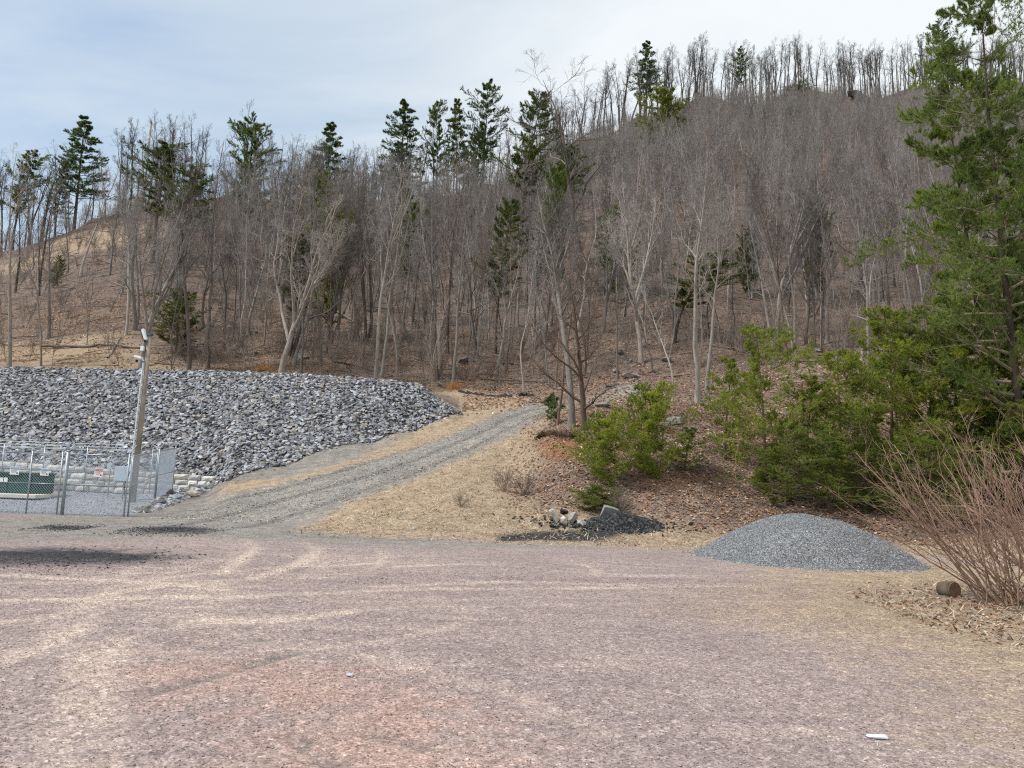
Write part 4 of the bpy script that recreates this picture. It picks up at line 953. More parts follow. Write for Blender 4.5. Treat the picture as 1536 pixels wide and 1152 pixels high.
# ------------------------------------------------------------------ shrubs
def shrub(seed, n0, L, spreadv, lean, r0=.012, n1=5, n2=4, rmin=.003):
    r = np.random.default_rng(seed); d = np.stack([r.normal(lean[0], spreadv, n0), r.normal(lean[1], spreadv, n0), np.full(n0, 1.0)], 1)
    st = np.stack([r.normal(0, .18, n0)*L/3, r.normal(0, .18, n0)*L/3, np.full(n0, -.05)], 1)
    P0, R0_ = grow(r, st, d, r.uniform(.5, 1.05, n0)*L, r.uniform(.45, 1.3, n0)*r0, np.full(n0, rmin), 12, .085, .02, .0)
    P1, R1 = spawn(r, P0, R0_, n1, .3, .97, .55, lambda m, s: L*.34*(1.25-s), 7, .14, .04, .6, rmin)
    P2_, R2 = spawn(r, P1, R1, n2, .3, .98, .5, lambda m, s: np.full(len(s), L*.10), 4, .14, .04, .6, rmin*.8)
    return tubes([(P0, R0_)], 5), tubes([(P1, R1), (P2_, R2)], 3)
def place_shrub(name, meshes, loc, s, rz, label, color, group=None, cat='shrub'):
    e = empty(name, loc, label, cat, group, rz); e.scale = (s, s, s)
    for nm, me in zip(('stem', 'twig'), meshes):
        nmx = {'stem': 'main_stems', 'twig': 'side_twigs'}[nm]
        o = bpy.data.objects.new(nmx, me); o.color = (*color, 1); link(o, e)
    return e
g = hit(1512, 905)
s0 = shrub(101, 48, 3.7, .48, (-.42, .05), .019, 5, 3, .0046); ms = (mesh_np('main_stems', *s0[0], M_RED, True), mesh_np('side_twigs', *s0[1], M_RED, True))
place_shrub('bare_shrub', ms, g, .9, 0, 'large bare reddish stemmed shrub arching over the right edge of the lot', (1.0, .95, .9))
g2 = hit(1590, 915); s0 = shrub(102, 30, 3.4, .35, (-.3, .1), .018, 5, 3, .0046); ms2 = (mesh_np('main_stems', *s0[0], M_RED, True), mesh_np('side_twigs', *s0[1], M_RED, True))
place_shrub('bare_shrub', ms2, g2, 1.0, 0, 'bare reddish shrub at the very right edge, behind the large arching one', (1.0, .95, .95))
sm0 = shrub(103, 22, 1.0, .45, (0, 0), .007, 5, 4, .0035); sm_m = (mesh_np('main_stems', *sm0[0], M_TWIG, True), mesh_np('side_twigs', *sm0[1], M_TWIG, True))
for i, (px, py, s, lb, c) in enumerate([
    (757, 738, 1.1, 'low grey brown bare bush on the straw slope, left of the pair', (.9, .72, .66)), (790, 742, 1.0, 'low grey brown bare bush on the straw slope, right of the pair', (.9, .75, .7)),
    (928, 775, 1.2, 'small bare bush behind the grey concrete slab', (.8, .7, .65)), (690, 760, .6, 'small bare weed clump low on the straw slope', (.8, .7, .6)),
    (600, 556, 2.0, 'reddish bare brush clump behind the right end of the rock crest', (1.0, .6, .45)), (700, 572, 2.6, 'brown bare thicket above the black silt fence', (.95, .68, .55)),
    (660, 566, 2.2, 'brown bare thicket behind the tip of the rock embankment', (.95, .68, .58)), (735, 566, 2.2, 'brown thicket right above the middle of the silt fence', (.9, .7, .6))]):
    g = hit(px, py); place_shrub('bare_bush', sm_m, g, s*1.0, i*1.3, lb, c, cat='bush')
# orange grass tuft near the silt fence
def tuft_obj(px, py, n, L, colr, label, rad=.35):
    g = hit(px, py); r = np.random.default_rng(int(px)); d = np.stack([r.normal(0, .35, n), r.normal(0, .35, n), np.ones(n)], 1)
    st = np.stack([g[0]+r.normal(0, rad, n), g[1]+r.normal(0, rad*.5, n), np.full(n, g[2]-.03)], 1)
    P0, R0_ = grow(r, st, d, r.uniform(.5, 1, n)*L, np.full(n, .008), np.full(n, .002), 4, .1, -.08)
    V, Fc = tubes([(P0, R0_)], 3); o = link(bpy.data.objects.new('grass_tuft', mesh_np('grass_tuft', V, Fc, simple('tuft_straw_%d' % px, colr, .9)))); tag(o, label, 'grass tuft')
tuft_obj(682, 584, 260, .8, (.50, .24, .08), 'orange dry grass tuft at the left end of the black silt fence')
tuft_obj(395, 557, 300, .7, (.50, .27, .10), 'orange dry grass tuft on the rock crest left of the big pale fan tree', .35)

# ------------------------------------------------------------------ stone wall
def stone_wall():
    V, Fq, C = [], [], []; r = random.Random(4)
    xl, xr = tx(-420)*33.1, tx(322)*33.1
    def topz(xx): return np.interp(xx, [tx(0)*33.1, xr], [1.63, 1.28])
    courses = 5
    for c in range(courses):
        xx = xl-r.uniform(0, .5)
        while xx < xr:
            w = r.uniform(.35, .95); x1 = min(xx+w, xr+.2); b = .15; tz = topz((xx+x1)/2)
            za = b+(tz-b)*c/courses; zb = b+(tz-b)*(c+1)/courses; g = .007
            col = np.array([.62, .60, .56])*r.uniform(.78, 1.2)
            if r.random() < .2: col = np.array([.48, .47, .45])*r.uniform(.8, 1.1)
            if r.random() < .12: col = np.array([.56, .51, .43])
            nxs, nzs = 5, 4; fo = r.uniform(-.03, .03); base = len(V)
            for k in range(nzs):
                for j in range(nxs):
                    u, v = j/(nxs-1), k/(nzs-1); ed = min(u, 1-u)*w/.06; ev = min(v, 1-v)*(zb-za)/.05
                    dp = .04*min(1, ed, ev)+.02*r.random()
                    V.append((xx+g+(x1-xx-2*g)*u+r.uniform(-.008, .008), 33.0-dp+fo, za+g+(zb-za-2*g)*v+r.uniform(-.006, .006)))
            for k in range(nzs-1):
                for j in range(nxs-1):
                    a = base+k*nxs+j; Fq.append((a, a+1, a+nxs+1, a+nxs))
            C += [col]*(nxs*nzs)
            # body behind the face
            y0, y1 = 33.0+fo+.0, 33.38
            b2 = len(V); V += [(xx+g, y0, za+g), (x1-g, y0, za+g), (x1-g, y1, za+g), (xx+g, y1, za+g), (xx+g, y0, zb-g), (x1-g, y0, zb-g), (x1-g, y1, zb-g), (xx+g, y1, zb-g)]
            Fq += [(b2+4, b2+5, b2+6, b2+7), (b2+1, b2+2, b2+6, b2+5), (b2, b2+4, b2+7, b2+3), (b2, b2+3, b2+2, b2+1)]; C += [col]*8
            xx = x1
    # dark mortar core
    b2 = len(V); V += [(xl, 33.05, .0), (xr, 33.05, .0), (xr, 33.36, .0), (xl, 33.36, .0), (xl, 33.05, 1.55), (xr, 33.05, 1.2), (xr, 33.36, 1.2), (xl, 33.36, 1.55)]
    Fq += [(b2+4, b2+5, b2+6, b2+7), (b2+1, b2+2, b2+6, b2+5), (b2, b2+4, b2+7, b2+3), (b2, b2+1, b2+5, b2+4)]; C += [np.array([.12, .11, .10])]*8
    me = mesh_np('stone_wall', V, Fq, M_STONE, False, {'tint': ('POINT', 'FLOAT_COLOR', np.array(C))})
    tag(link(bpy.data.objects.new('stone_wall', me)), 'low pale cut stone retaining wall below the rock embankment', 'wall')
stone_wall()

# ------------------------------------------------------------------ fence
M_GALV = simple('galvanised_steel', (.33, .37, .41), .45, .55, .12, 8)
M_GALVD = simple('dull_galvanised_steel', (.30, .34, .37), .5, .5, .15, 8)
M_WIRE = simple('fence_wire', (.50, .56, .62), .5, .4, .1, 8)
def fence(name, pts, H0, label, posts=None, dens=.075, mat_mesh=M_WIRE, thick_idx=(), arms=True, wr=.0034, barbs=True):
    e = empty(name, (pts[0][0], pts[0][1], h1(*pts[0])), label, 'fence'); o0 = Vector(e.location)
    zb = [h1(*p)-.0 for p in pts]
    rail_top, rail_mid = MB(), MB(); wires = []; barb = []
    for i, p in enumerate(pts):
        th = .055 if i in thick_idx else .024
        a = Vector((p[0], p[1], zb[i]-.1))-o0; b = Vector((p[0], p[1], zb[i]+H0+.08))-o0
        pb = MB().tube(a, b, th, n=10); pb.tube(b, b+Vector((0, 0, .05)), th*1.15, th*.5, 10).build('post', M_GALVD if i in thick_idx else M_GALV, e, True)
        if arms: MB().tube(b, b+Vector((.12, .16, .28)), .014, n=6).build('barb_arm', M_GALV, e)
    for i in range(len(pts)-1):
        a = Vector((pts[i][0], pts[i][1], zb[i]))-o0; b = Vector((pts[i+1][0], pts[i+1][1], zb[i+1]))-o0; up = Vector((0, 0, 1))
        MB().tube(a+up*H0, b+up*H0, .016, n=8).build('top_rail', M_GALV, e, True)
        MB().tube(a+up*H0*.50, b+up*H0*.50, .014, n=8).build('mid_rail', M_GALV, e, True)
        L = (b-a).length; n = int(L/dens); P = []
        for s in (1, -1):
            nd_ = int(H0/dens)
            for k in range(-nd_, n+1):
                u0, v0, u1, v1 = (k*dens, 0, k*dens+H0, H0) if s > 0 else (k*dens, H0, k*dens+H0, 0)
                if u0 < 0: v0 += s*(-u0); u0 = 0
                if u1 > L: v1 -= s*(u1-L); u1 = L
                if u1 <= u0: continue
                d = (b-a)/L; off = Vector((0, .004*s, 0))
                P.append([tuple(a+d*u0+up*v0+off), tuple(a+d*u1+up*v1+off)])
        P = np.array(P); V, Fc = tubes([(P, np.full(P.shape[:2], wr))], 3)
        o = bpy.data.objects.new('chain_link', mesh_np('chain_link', V, Fc, mat_mesh)); link(o, e)
        if arms and barbs:
            bb = MB()
            for k in (.3, .65, 1.0): bb.tube(a+up*(H0+.08)+Vector((.12, .16, .28))*k, b+up*(H0+.08)+Vector((.12, .16, .28))*k, .006, n=4)
            bb.build('barbed_wire', M_GALV, e)
    return e
YF = 24.6
fx_ = lambda px: at(px, 760, YF)[0]
fence('chain_link_fence', [(fx_(-190), YF), (fx_(-75), YF), (fx_(40), YF), (fx_(86), YF)], 1.98, 'chain link fence with signs at the left front of the gravel yard', wr=.0032, dens=.09)
fence('chain_link_fence', [(fx_(94), YF), (fx_(187), YF)], 1.98, 'chain link gate panel between the thick post and the leaning pole', thick_idx=(0,), arms=True)
c1 = (fx_(187)+.08, YF+.1); 
fence('chain_link_fence', [c1, (tx(236)*30.2, 30.2)], 1.98, 'side run of chain link fence going back to the wall', arms=False, dens=.11, wr=.0020)
fence('chain_link_fence', [(tx(238)*30.3, 30.3), (tx(262)*31.8, 31.8)], 1.98, 'narrow dense bluish chain link panel at the right rear corner of the yard', dens=.04, wr=.0055)
yb_ = 32.75
fence('chain_link_fence', [(tx(p)*yb_, yb_) for p in (-120, 5, 66, 130, 228)], 1.9, 'rear chain link fence in front of the stone wall', dens=.14, wr=.0018, barbs=False)
# signs hung on the fence
M_WHITE = simple('white_sign_plate', (.80, .80, .78), .4, var=.04); M_BLUE = simple('blue_sign_print', (.09, .33, .52), .4, var=.05); M_REDP = simple('red_sign_print', (.45, .03, .03), .4, var=.05); M_INK = simple('dark_sign_print', (.12, .12, .13), .5, var=.05)
def text_mesh(txt, size, mat, parent, loc, name='lettering'):
    cu = bpy.data.curves.new('tmp', 'FONT'); cu.body = txt; cu.size = size; cu.align_x = 'CENTER'; cu.align_y = 'CENTER'; cu.extrude = .001
    to = bpy.data.objects.new('tmp', cu); COL.objects.link(to); dg = bpy.context.evaluated_depsgraph_get(); me = bpy.data.meshes.new_from_object(to.evaluated_get(dg))
    bpy.data.objects.remove(to); me.materials.clear(); me.materials.append(mat)
    o = bpy.data.objects.new(name, me); link(o, parent); o.location = loc; o.rotation_euler = (math.pi/2, 0, 0); return o
def sign(px, py, w, h, hdr, word, label, Y=YF-.03, tilt=.03):
    c = at(px, py, Y); e = empty('fence_sign', c, label, 'sign'); e.rotation_euler = (0, tilt, 0)
    MB().box((0, 0, 0), (w, .006, h), bev=.002).build('plate', M_WHITE, e)
    MB().box((0, -.005, h*.30), (w*.88, .004, h*.27)).build('header', hdr, e)
    text_mesh(word, h*.22, M_WHITE, e, (0, -.0085, h*.30))
    mb = MB()
    for k, (f, o_) in enumerate([(.7, -.05), (.6, -.1), (.72, 0), (.4, -.12)]): mb.box((o_*w, -.0045, h*(.05-.11*k)), (w*f, .002, h*.035))
    mb.box((w*.30, -.0048, -h*.30), (w*.16, .0025, h*.16)).build('print_lines', M_INK if hdr != M_REDP else M_REDP, e)
sign(22, 706, .30, .26, M_BLUE, 'NOTICE', 'white sign with blue header on the fence, left of the two blue ones')
sign(67, 708, .28, .24, M_BLUE, 'NOTICE', 'white sign with blue header on the fence, nearest the thick post')
sign(148, 709, .28, .27, M_REDP, 'DANGER', 'white sign with dark red header between the thick post and the pole')
# transformer
M_GREEN = simple('green_enamel', (.012, .062, .045), .4, var=.15, scale=2); M_CONC = simple('pad_concrete', (.58, .55, .48), .9, var=.15, scale=4, bump=.01)
xr = at(77, 720, 30.9)[0]; zt = at(60, 712, 29.8)[2]; z0 = h1(xr-1, 30)
e = empty('transformer', (xr-2.3, 30.4, z0), 'dark green metal transformer cabinet on its pale pad behind the fence', 'transformer')
hh = zt-z0
MB().box((0, 0, .12+(hh-.12)/2), (4.6, 1.5, hh-.12), bev=.03).build('cabinet', M_GREEN, e)
MB().box((0, -.03, hh+.02), (4.7, 1.62, .06), bev=.02).build('lid', M_GREEN, e)
for k in range(-2, 3):
    MB().box((k*.92, -.765, .12+(hh-.2)/2), (.86, .03, hh-.28), bev=.008).build('door', M_GREEN, e)
MB().box((.28, -1.0, .06), (5.4, 1.0, .14), bev=.02).build('front_pad', M_CONC, e); MB().box((0, .3, .055), (5.3, 1.56, .12), bev=.02).build('rear_pad', M_CONC, e)
for k, (dx, dz) in enumerate([(-.02, 0), (.15, .0)]):
    c = at(2+k*6.5, 719.5, 29.6); MB().box((c[0]-(xr-2.3), -.79, c[2]-z0), (.14, .006, .17)).build('decal', M_WHITE, e)
# electrical cabinet and small meter box
M_EBOX = simple('pale_blue_grey_enamel', (.46, .54, .60), .45, var=.06)
def cabinet(px, py, w, h, Y, label, name, d=.25):
    c = at(px, py, Y); zg = h1(c[0], Y); e = empty(name, (c[0], Y, zg), label, 'electrical box')
    zc = c[2]-zg
    MB().box((0, 0, zc), (w, d, h), bev=.012).build('box', M_EBOX, e)
    MB().box((0, -d/2-.008, zc), (w*.92, .014, h*.93), bev=.004).build('door', M_EBOX, e)
    MB().box((w*.36, -d/2-.022, zc), (.02, .015, .09)).build('latch', M_GALVD, e)
    MB().tube((0, 0, -.1), (0, 0, zc-h/2+.01), .025).build('conduit', M_GALVD, e)
cabinet(187, 711, .72, .60, 30.2, 'pale blue grey electrical box on a conduit beside the foot of the leaning pole', 'electrical_box')
cabinet(166, 699, .22, .26, 31.4, 'small pale grey box on a conduit between the red sign and the pole', 'meter_box', .12)
# leaning pole with cameras
M_WOOD = simple('weathered_pole_wood', (.27, .24, .185), .9, var=.35, scale=3, bump=.01)
yp = 29.6; ft = at(199, 748, yp); zg = h1(ft[0], yp); tp = at(225, 503, yp)
e = empty('camera_pole', (ft[0], yp, zg), 'leaning weathered wooden pole with white cameras inside the fence', 'pole')
tv = Vector((tp[0]-ft[0], 0, tp[2]-zg)); MB().tube((0, 0, -.2), tuple(tv), .125, .085, 14).build('pole_shaft', M_WOOD, e, True)
def on(f, dx=0, dy=0): return Vector((tv.x*f+dx, dy, tv.z*f))
MB().tube(on(.12, -.12, -.16), on(.83, -.09, -.13), .032).build('conduit', simple('pale_conduit', (.62, .66, .70), .4, var=.05), e)
M_CAMW = simple('white_camera_shell', (.78, .80, .80), .35, var=.04); M_BLK = simple('black_plastic', (.02, .02, .022), .4)
c1_ = MB(); c1_.box(on(.86, -.30, -.12), (.34, .22, .11), Matrix.Rotation(.25, 3, 'Y'), .03); c1_.tube(on(.84, -.1, -.1), on(.86, -.22, -.1), .03); cm = c1_.build('dome_camera', M_CAMW, e)
MB().tube(on(.845, -.36, -.12), on(.83, -.37, -.12), .055, .04).build('lens', M_BLK, cm)
MB().box(on(.915, -.19, -.12), (.14, .09, .2), bev=.015).build('junction_box', M_CAMW, e)
c2 = MB(); c2.box(on(1.0, -.16, -.12), (.13, .14, .50), Matrix.Rotation(-.38, 3, 'Y'), .03); cb = c2.build('bullet_camera', M_CAMW, e)
MB().tube(on(.955, -.10, -.12), on(.975, -.14, -.12), .06).build('camera_mount', M_BLK, e)
MB().tube(on(1.0), on(1.012), .135, .12, 12).build('pole_cap', simple('green_cap', (.05, .13, .11), .6), e)
MB().tube(on(.18, -.13, -.17), on(.10, -.30, -.15), .02).tube(on(.10, -.30, -.15), on(.02, -.22, -.15), .02).build('cable', M_BLK, e)

# ------------------------------------------------------------------ gravel heap
def heap(name, cx, cy, rx, ry, h, peaks, mat, label, cat, seed, nr=70, na=150, rough=.02, jag=.03, smooth_top=True):
    V = [(0, 0, 0)]; Fq, Ft = [], []
    rr = np.linspace(0, 1, nr+1)[1:]; aa = np.arange(na)*2*np.pi/na
    Rg, Ag = np.meshgrid(rr, aa, indexing='ij'); edge = 1+jag*np.sin(3*Ag+seed)+jag*.7*np.sin(7*Ag+2*seed)
    xx = Rg*np.cos(Ag)*rx*edge; yy = Rg*np.sin(Ag)*ry*edge
    def hz(x_, y_, r_):
        z = np.zeros_like(x_)
        for (px_, py_, w, a) in peaks: z = np.maximum(z, a*h*np.clip(1-(((x_-px_)/rx)**2+((y_-py_)/ry)**2)/w**2, 0, 1)**.85)
        z = .55*h*np.clip(1-r_**1.75, 0, 1)+.45*np.minimum(np.maximum(z, 0), h*(1-r_)*1.5) if smooth_top else np.minimum(np.maximum(z, 0), h*(1-r_)*1.25)
        return z+rough*fbm(x_+50, y_, .35, 4, seed)*np.clip((1-r_)*8, 0, 1)+rough*2*fbm(x_+20, y_, 1.3, 2, seed)*np.clip((1-r_)*3, 0, 1)
    zz_ = hz(xx, yy, Rg); zz_[-1] = -.06
    V = np.concatenate([[[0, 0, float(hz(np.array([0.]), np.array([0.]), np.array([0.]))[0])]], np.stack([xx.ravel(), yy.ravel(), zz_.ravel()], 1)])
    V[:, 2] += H(V[:, 0]+cx, V[:, 1]+cy)
    idx = 1+np.arange(nr*na).reshape(nr, na); nxt = np.roll(idx, -1, 1)
    Fq = np.stack([idx[:-1], idx[1:], nxt[1:], nxt[:-1]], -1).reshape(-1, 4); Ft = np.stack([np.zeros(na, int), idx[0], nxt[0]], 1)
    me = mesh_np(name, V, Fq, mat, True, Ft=Ft); o = link(bpy.data.objects.new(name, me)); o.location = (cx, cy, 0); tag(o, label, cat)
    return o, V
def grav_mat(name, a, b_, sc_, contrast=1.0):
    m, nt, b = newmat(name); pos = nd(nt, 'ShaderNodeNewGeometry').outputs['Position']
    v = nd(nt, 'ShaderNodeTexVoronoi', {'Vector': pos, 'Scale': sc_, 'Randomness': 1.0}); g_ = nd(nt, 'ShaderNodeSeparateColor', {'Color': v.outputs['Color']}).outputs[0]
    v2 = nd(nt, 'ShaderNodeTexVoronoi', {'Vector': pos, 'Scale': sc_*.45, 'Randomness': 1.0}); g2_ = nd(nt, 'ShaderNodeSeparateColor', {'Color': v2.outputs['Color']}).outputs[0]
    c = ramp_n(nt, g_, [(0, [k*.45 for k in a]), (.5, a), (1, b_)]); c = mixc(nt, 1.0, c, ramp_n(nt, g2_, [(0, .7), (1, 1.35)]), 'MULTIPLY')
    c = mixc(nt, 1.0, c, ramp_n(nt, noise_n(nt, pos, 1.1, 4), [(.3, .85), (.7, 1.12)]), 'MULTIPLY')
    nt.links.new(c, b.inputs['Base Color']); b.inputs['Roughness'].default_value = .9
    bump_n(nt, b, mth(nt, 'SUBTRACT', mth(nt, 'MULTIPLY', g_, .6), v.outputs['Distance']), .9, .02)
    return m
M_HEAP = grav_mat('blue_grey_gravel', (.20, .207, .213), (.40, .41, .42), 60)
hc = at(1205, 800, 18.9); HCX = hc[0]; HCY = 18.9
ho, HV = heap('gravel_heap', HCX, HCY, 2.62, 2.6, 1.06, [(-.15, .25, .80, 1.0), (.25, -.1, .86, .93), (-.7, .3, .72, .80), (.9, .0, .7, .66)], M_HEAP, 'rounded heap of blue grey gravel in front of the young pines', 'gravel heap', 3, rough=.035, jag=.045)
# loose stones on and around the heap
n = 26000; a = rng.uniform(0, 6.283, n); rad = np.sqrt(rng.random(n))*1.04
xx = np.cos(a)*rad*2.62; yy = np.sin(a)*rad*2.6
from mathutils.bvhtree import BVHTree
hb_ = BVHTree.FromPolygons([tuple(v) for v in HV], [tuple(p.vertices) for p in ho.data.polygons])
pz = []
for u, v in zip(xx, yy):
    hh_ = hb_.ray_cast(Vector((u, v, 5)), Vector((0, 0, -1)))
    pz.append(hh_[0].z if hh_[0] else np.nan)
pz = np.array(pz); g0 = H(xx+HCX, yy+HCY); pz = np.fmax(pz, g0)
o = scatter('heap_stones', np.stack([xx+HCX, yy+HCY, pz+.004], 1), rng.uniform(.010, .022, n), np.array([.215, .222, .23])[None]*rng.uniform(.55, 1.65, n)[:, None], M_ROCK, PEB, .6)
tag(o, 'small angular stones covering the surface of the gravel heap', 'gravel', kind='stuff')

a = rng.uniform(0, 6.283, 700); rad = 1+np.abs(rng.normal(0, .05, 700)); xx = np.cos(a)*rad*2.62+HCX; yy = np.sin(a)*rad*2.6+HCY
o = scatter('rolled_stones', np.stack([xx, yy, H(xx, yy)+.005], 1), rng.uniform(.012, .035, 700), np.array([.26, .27, .28])[None]*rng.uniform(.5, 1.6, 700)[:, None], M_ROCK, PEB, .6); tag(o, 'coarser stones rolled out around the foot of the gravel heap', 'stones', kind='stuff')

# ------------------------------------------------------------------ black rubble and broken concrete
M_BLKR = grav_mat('black_asphalt_crumbs', (.018, .019, .021), (.09, .092, .095), 22)
g = hit(938, 797)
heap('asphalt_heap', g[0], g[1]+.45, 1.45, .62, .30, [(-.15, 0, .75, 1.0), (.35, 0, .7, .75), (-.6, .05, .5, .7)], M_BLKR, 'low heap of black broken asphalt at the foot of the bank', 'asphalt heap', 5, 30, 70, .10, .10)
x = rng.normal(g[0]-.7, 1.1, 500); y = rng.normal(g[1]+.3, .28, 500)
o = scatter('asphalt_crumbs', np.stack([x, y, H(x, y)+rng.uniform(0, .05, 500)+.2*np.exp(-(((x-g[0])/.6)**2+((y-g[1]-.5)/.3)**2))], 1), rng.uniform(.02, .09, 500), np.array([[.035, .037, .04]])*rng.uniform(.4, 2.2, 500)[:, None], M_ROCK, ROCKS, .8)
tag(o, 'loose black asphalt crumbs around the dark heap', 'asphalt crumbs', kind='stuff')
M_CG = simple('grey_concrete', (.25, .25, .24), .9, var=.25, scale=5, bump=.015); M_LIME = simple('pale_limestone', (.48, .46, .42), .85, var=.35, scale=4, bump=.02)
def put(name, px, py, size, mat, seed, label, cat, rot=(0, 0, 0), dz=.0, flat=False):
    g = hit(px, py); o = chunk(name, size, mat, seed, None, 10, .14, flat); o.location = (g[0], g[1]+.0, g[2]+dz); o.rotation_euler = rot; return tag(o, label, cat)
put('concrete_slab', 914, 784, (.27, .12, .25), M_CG, 3, 'grey tilted broken concrete slab standing behind the black asphalt heap', 'concrete slab', (.3, .25, .2), .25, True)
put('limestone_block', 832, 787, (.11, .11, .34), M_LIME, 4, 'tall leaning pale limestone shard at the left of the rubble', 'rock', (.1, -.6, .2), .27)
put('limestone_block', 846, 789, (.14, .12, .19), M_LIME, 6, 'pale rounded limestone lump leaning on the tall shard', 'rock', (.2, -.5, .6), .16)
put('rubble_stone', 858, 785, (.20, .16, .24), simple('tan_grey_stone', (.36, .33, .29), .9, var=.3, scale=5, bump=.02), 7, 'tan grey stone between the limestone shard and the round stone', 'rock', (.2, .3, .6), .16)
put('rubble_stone', 874, 790, (.19, .16, .14), simple('round_grey_stone', (.34, .34, .33), .9, var=.2, scale=5, bump=.02), 8, 'rounded light grey stone at the left end of the asphalt heap', 'rock', (0, .1, .4), .12)
put('rubble_stone', 846, 778, (.20, .14, .12), M_BLKR, 9, 'dark brown stone resting on top of the limestone shard', 'rock', (0, .3, .4), .22)
put('rubble_stone', 829, 792, (.13, .1, .09), M_BLKR, 12, 'small black lump at the foot of the limestone shard', 'rock', (0, .3, .4), .06)
put('rubble_stone', 895, 786, (.13, .10, .12), simple('brown_rubble', (.20, .15, .11), .9, var=.3, scale=5, bump=.02), 14, 'brown stone between the round grey stone and the concrete slab', 'rock', (0, .3, 1.4), .14)
ga = hit(888, 790); gb = at(922, 781, ga[1]-.0)
o = MB().box((0, 0, 0), (.72, .05, .035), bev=.006).build('white_board', simple('painted_board', (.66, .64, .60), .7, var=.15)); o.location = (ga[0]+.28, ga[1]-.05, ga[2]+.20); o.rotation_euler = (0, -.16, .1); tag(o, 'short white board lying across the black asphalt heap', 'board')
x = rng.uniform(-.4, 3.2, 30); 
for i, (px, py, s, lb) in enumerate([(620, 794, .07, 'single white stone low on the straw slope'), (1395, 1089, .05, '')][:1]):
    put('white_stone', px, py, (s*1.3, s, s*.8), M_LIME, 30+i, lb, 'stone', dz=.03)
o = put('paper_scrap', 1315, 1109, (.075, .035, .006), simple('white_paper', (.62, .64, .65), .7, var=.05), 41, 'flat white scrap lying on the gravel at lower right', 'scrap', dz=.012, flat=True)
o = put('plastic_scrap', 524, 1014, (.05, .03, .012), simple('grey_blue_scrap', (.42, .50, .58), .5, var=.1), 42, 'small blue grey scrap on the reddish gravel', 'scrap', (0, 0, .5), dz=.012)
# round log end by the shrub
g = hit(1432, 896)
e = empty('cut_log', (g[0], g[1], g[2]+.12), 'short mossy cut log with its round brown end facing the lot beside the shrub', 'log', rz=.25)
MB().tube((0, 0, 0), (0, .26, -.03), .14, .13, 18).build('log_body', simple('mossy_bark', (.12, .10, .07), .95, var=.4, scale=6, bump=.02), e, True)
MB().tube((0, .0, 0), (0, -.012, 0), .13, .125, 18).build('cut_face', simple('rotten_wood', (.20, .135, .08), .9, var=.35, scale=8, bump=.01), e)

# ------------------------------------------------------------------ silt fence, root lip, logs, hillside boulders
M_SILT = simple('black_geotextile', (.012, .012, .013), .7, var=.3)
def drape(pts, hgt, seed):
    r = random.Random(seed); V = []; Fq = []
    P = [hit(*p) for p in pts]; k = 0
    for (a, b) in zip(P[:-1], P[1:]):
        for j in range(8):
            f = j/8; c = a*(1-f)+b*f; hh_ = hgt*r.uniform(.45, 1.1); zg_ = h1(c[0], c[1]); oy = r.uniform(-.05, .05)
            V += [(c[0], c[1]+oy, zg_-.05), (c[0], c[1]+oy+.03, zg_+hh_), (c[0], c[1]+oy+.09, zg_+hh_*.9), (c[0], c[1]+oy+.12, zg_-.05)]
            if k: q0 = 4*(k-1); Fq += [(q0+m, q0+m+4, q0+m+5, q0+m+1) for m in range(3)]
            k += 1
    return mesh_np('silt_fence', V, Fq, M_SILT, True)
tag(link(bpy.data.objects.new('silt_fence', drape([(687, 588), (710, 592), (745, 596), (772, 597)], .24, 1))), 'sagging black silt fence above the bend of the track, longer left piece', 'silt fence')
tag(link(bpy.data.objects.new('silt_fence', drape([(778, 595), (790, 595), (803, 596)], .28, 2))), 'short crumpled black silt fence piece above the track, right of the longer one', 'silt fence')
# overhanging turf lip with roots
def lip():
    r = np.random.default_rng(5); P = [hit(806, 660), hit(815, 652), hit(835, 654), hit(855, 657), hit(876, 660)]
    P = np.array(P); n = 900; k = r.integers(0, 4, n); f = r.random(n)[:, None]; c = P[k]*(1-f)+P[k+1]*f
    c[:, 1] += r.normal(-.05, .08, n); c[:, 2] = H(c[:, 0], c[:, 1])+r.uniform(-.05, .22, n)
    d = np.stack([r.normal(0, .8, n), r.normal(-.5, .3, n), r.normal(-.3, .6, n)], 1)
    Pp, Rr = grow(r, c, d, r.uniform(.12, .5, n), np.full(n, .008), np.full(n, .003), 5, .2, -.15)
    V, Fc = tubes([(Pp, Rr)], 3); o = link(bpy.data.objects.new('root_fringe', mesh_np('root_fringe', V, Fc, M_PBARK))); o.color = (1.1, .9, .7, 1)
    tag(o, 'dark fringe of hanging roots and turf over the red soil scar beside the track', 'roots')
    b = np.concatenate([P, P[::-1]]); m = simple('dark_turf', (.085, .055, .035), .95, var=.4, scale=6, bump=.03)
    V = []; Fq = []
    for j in range(33):
        f = j/32*4; i0 = min(int(f), 3); w = f-i0; c = P[i0]*(1-w)+P[i0+1]*w; z_ = h1(c[0], c[1]); 
        th = .16+.08*math.sin(j*1.3)+.05*random.random(); y_ = c[1]
        V += [(c[0], y_-.14-.05*random.random(), z_+.02), (c[0], y_-.22, z_+th*.6), (c[0], y_-.08, z_+th), (c[0], y_+.25, z_+th*.7), (c[0], y_+.5, z_-.1)]
        if j: q0 = 5*(j-1); Fq += [(q0+m_, q0+m_+5, q0+m_+6, q0+m_+1) for m_ in range(4)]
    tag(link(bpy.data.objects.new('turf_ledge', mesh_np('turf_ledge', V, Fq, m, True))), 'ledge of dark undercut turf above the red soil scar beside the track', 'turf ledge')
lip()
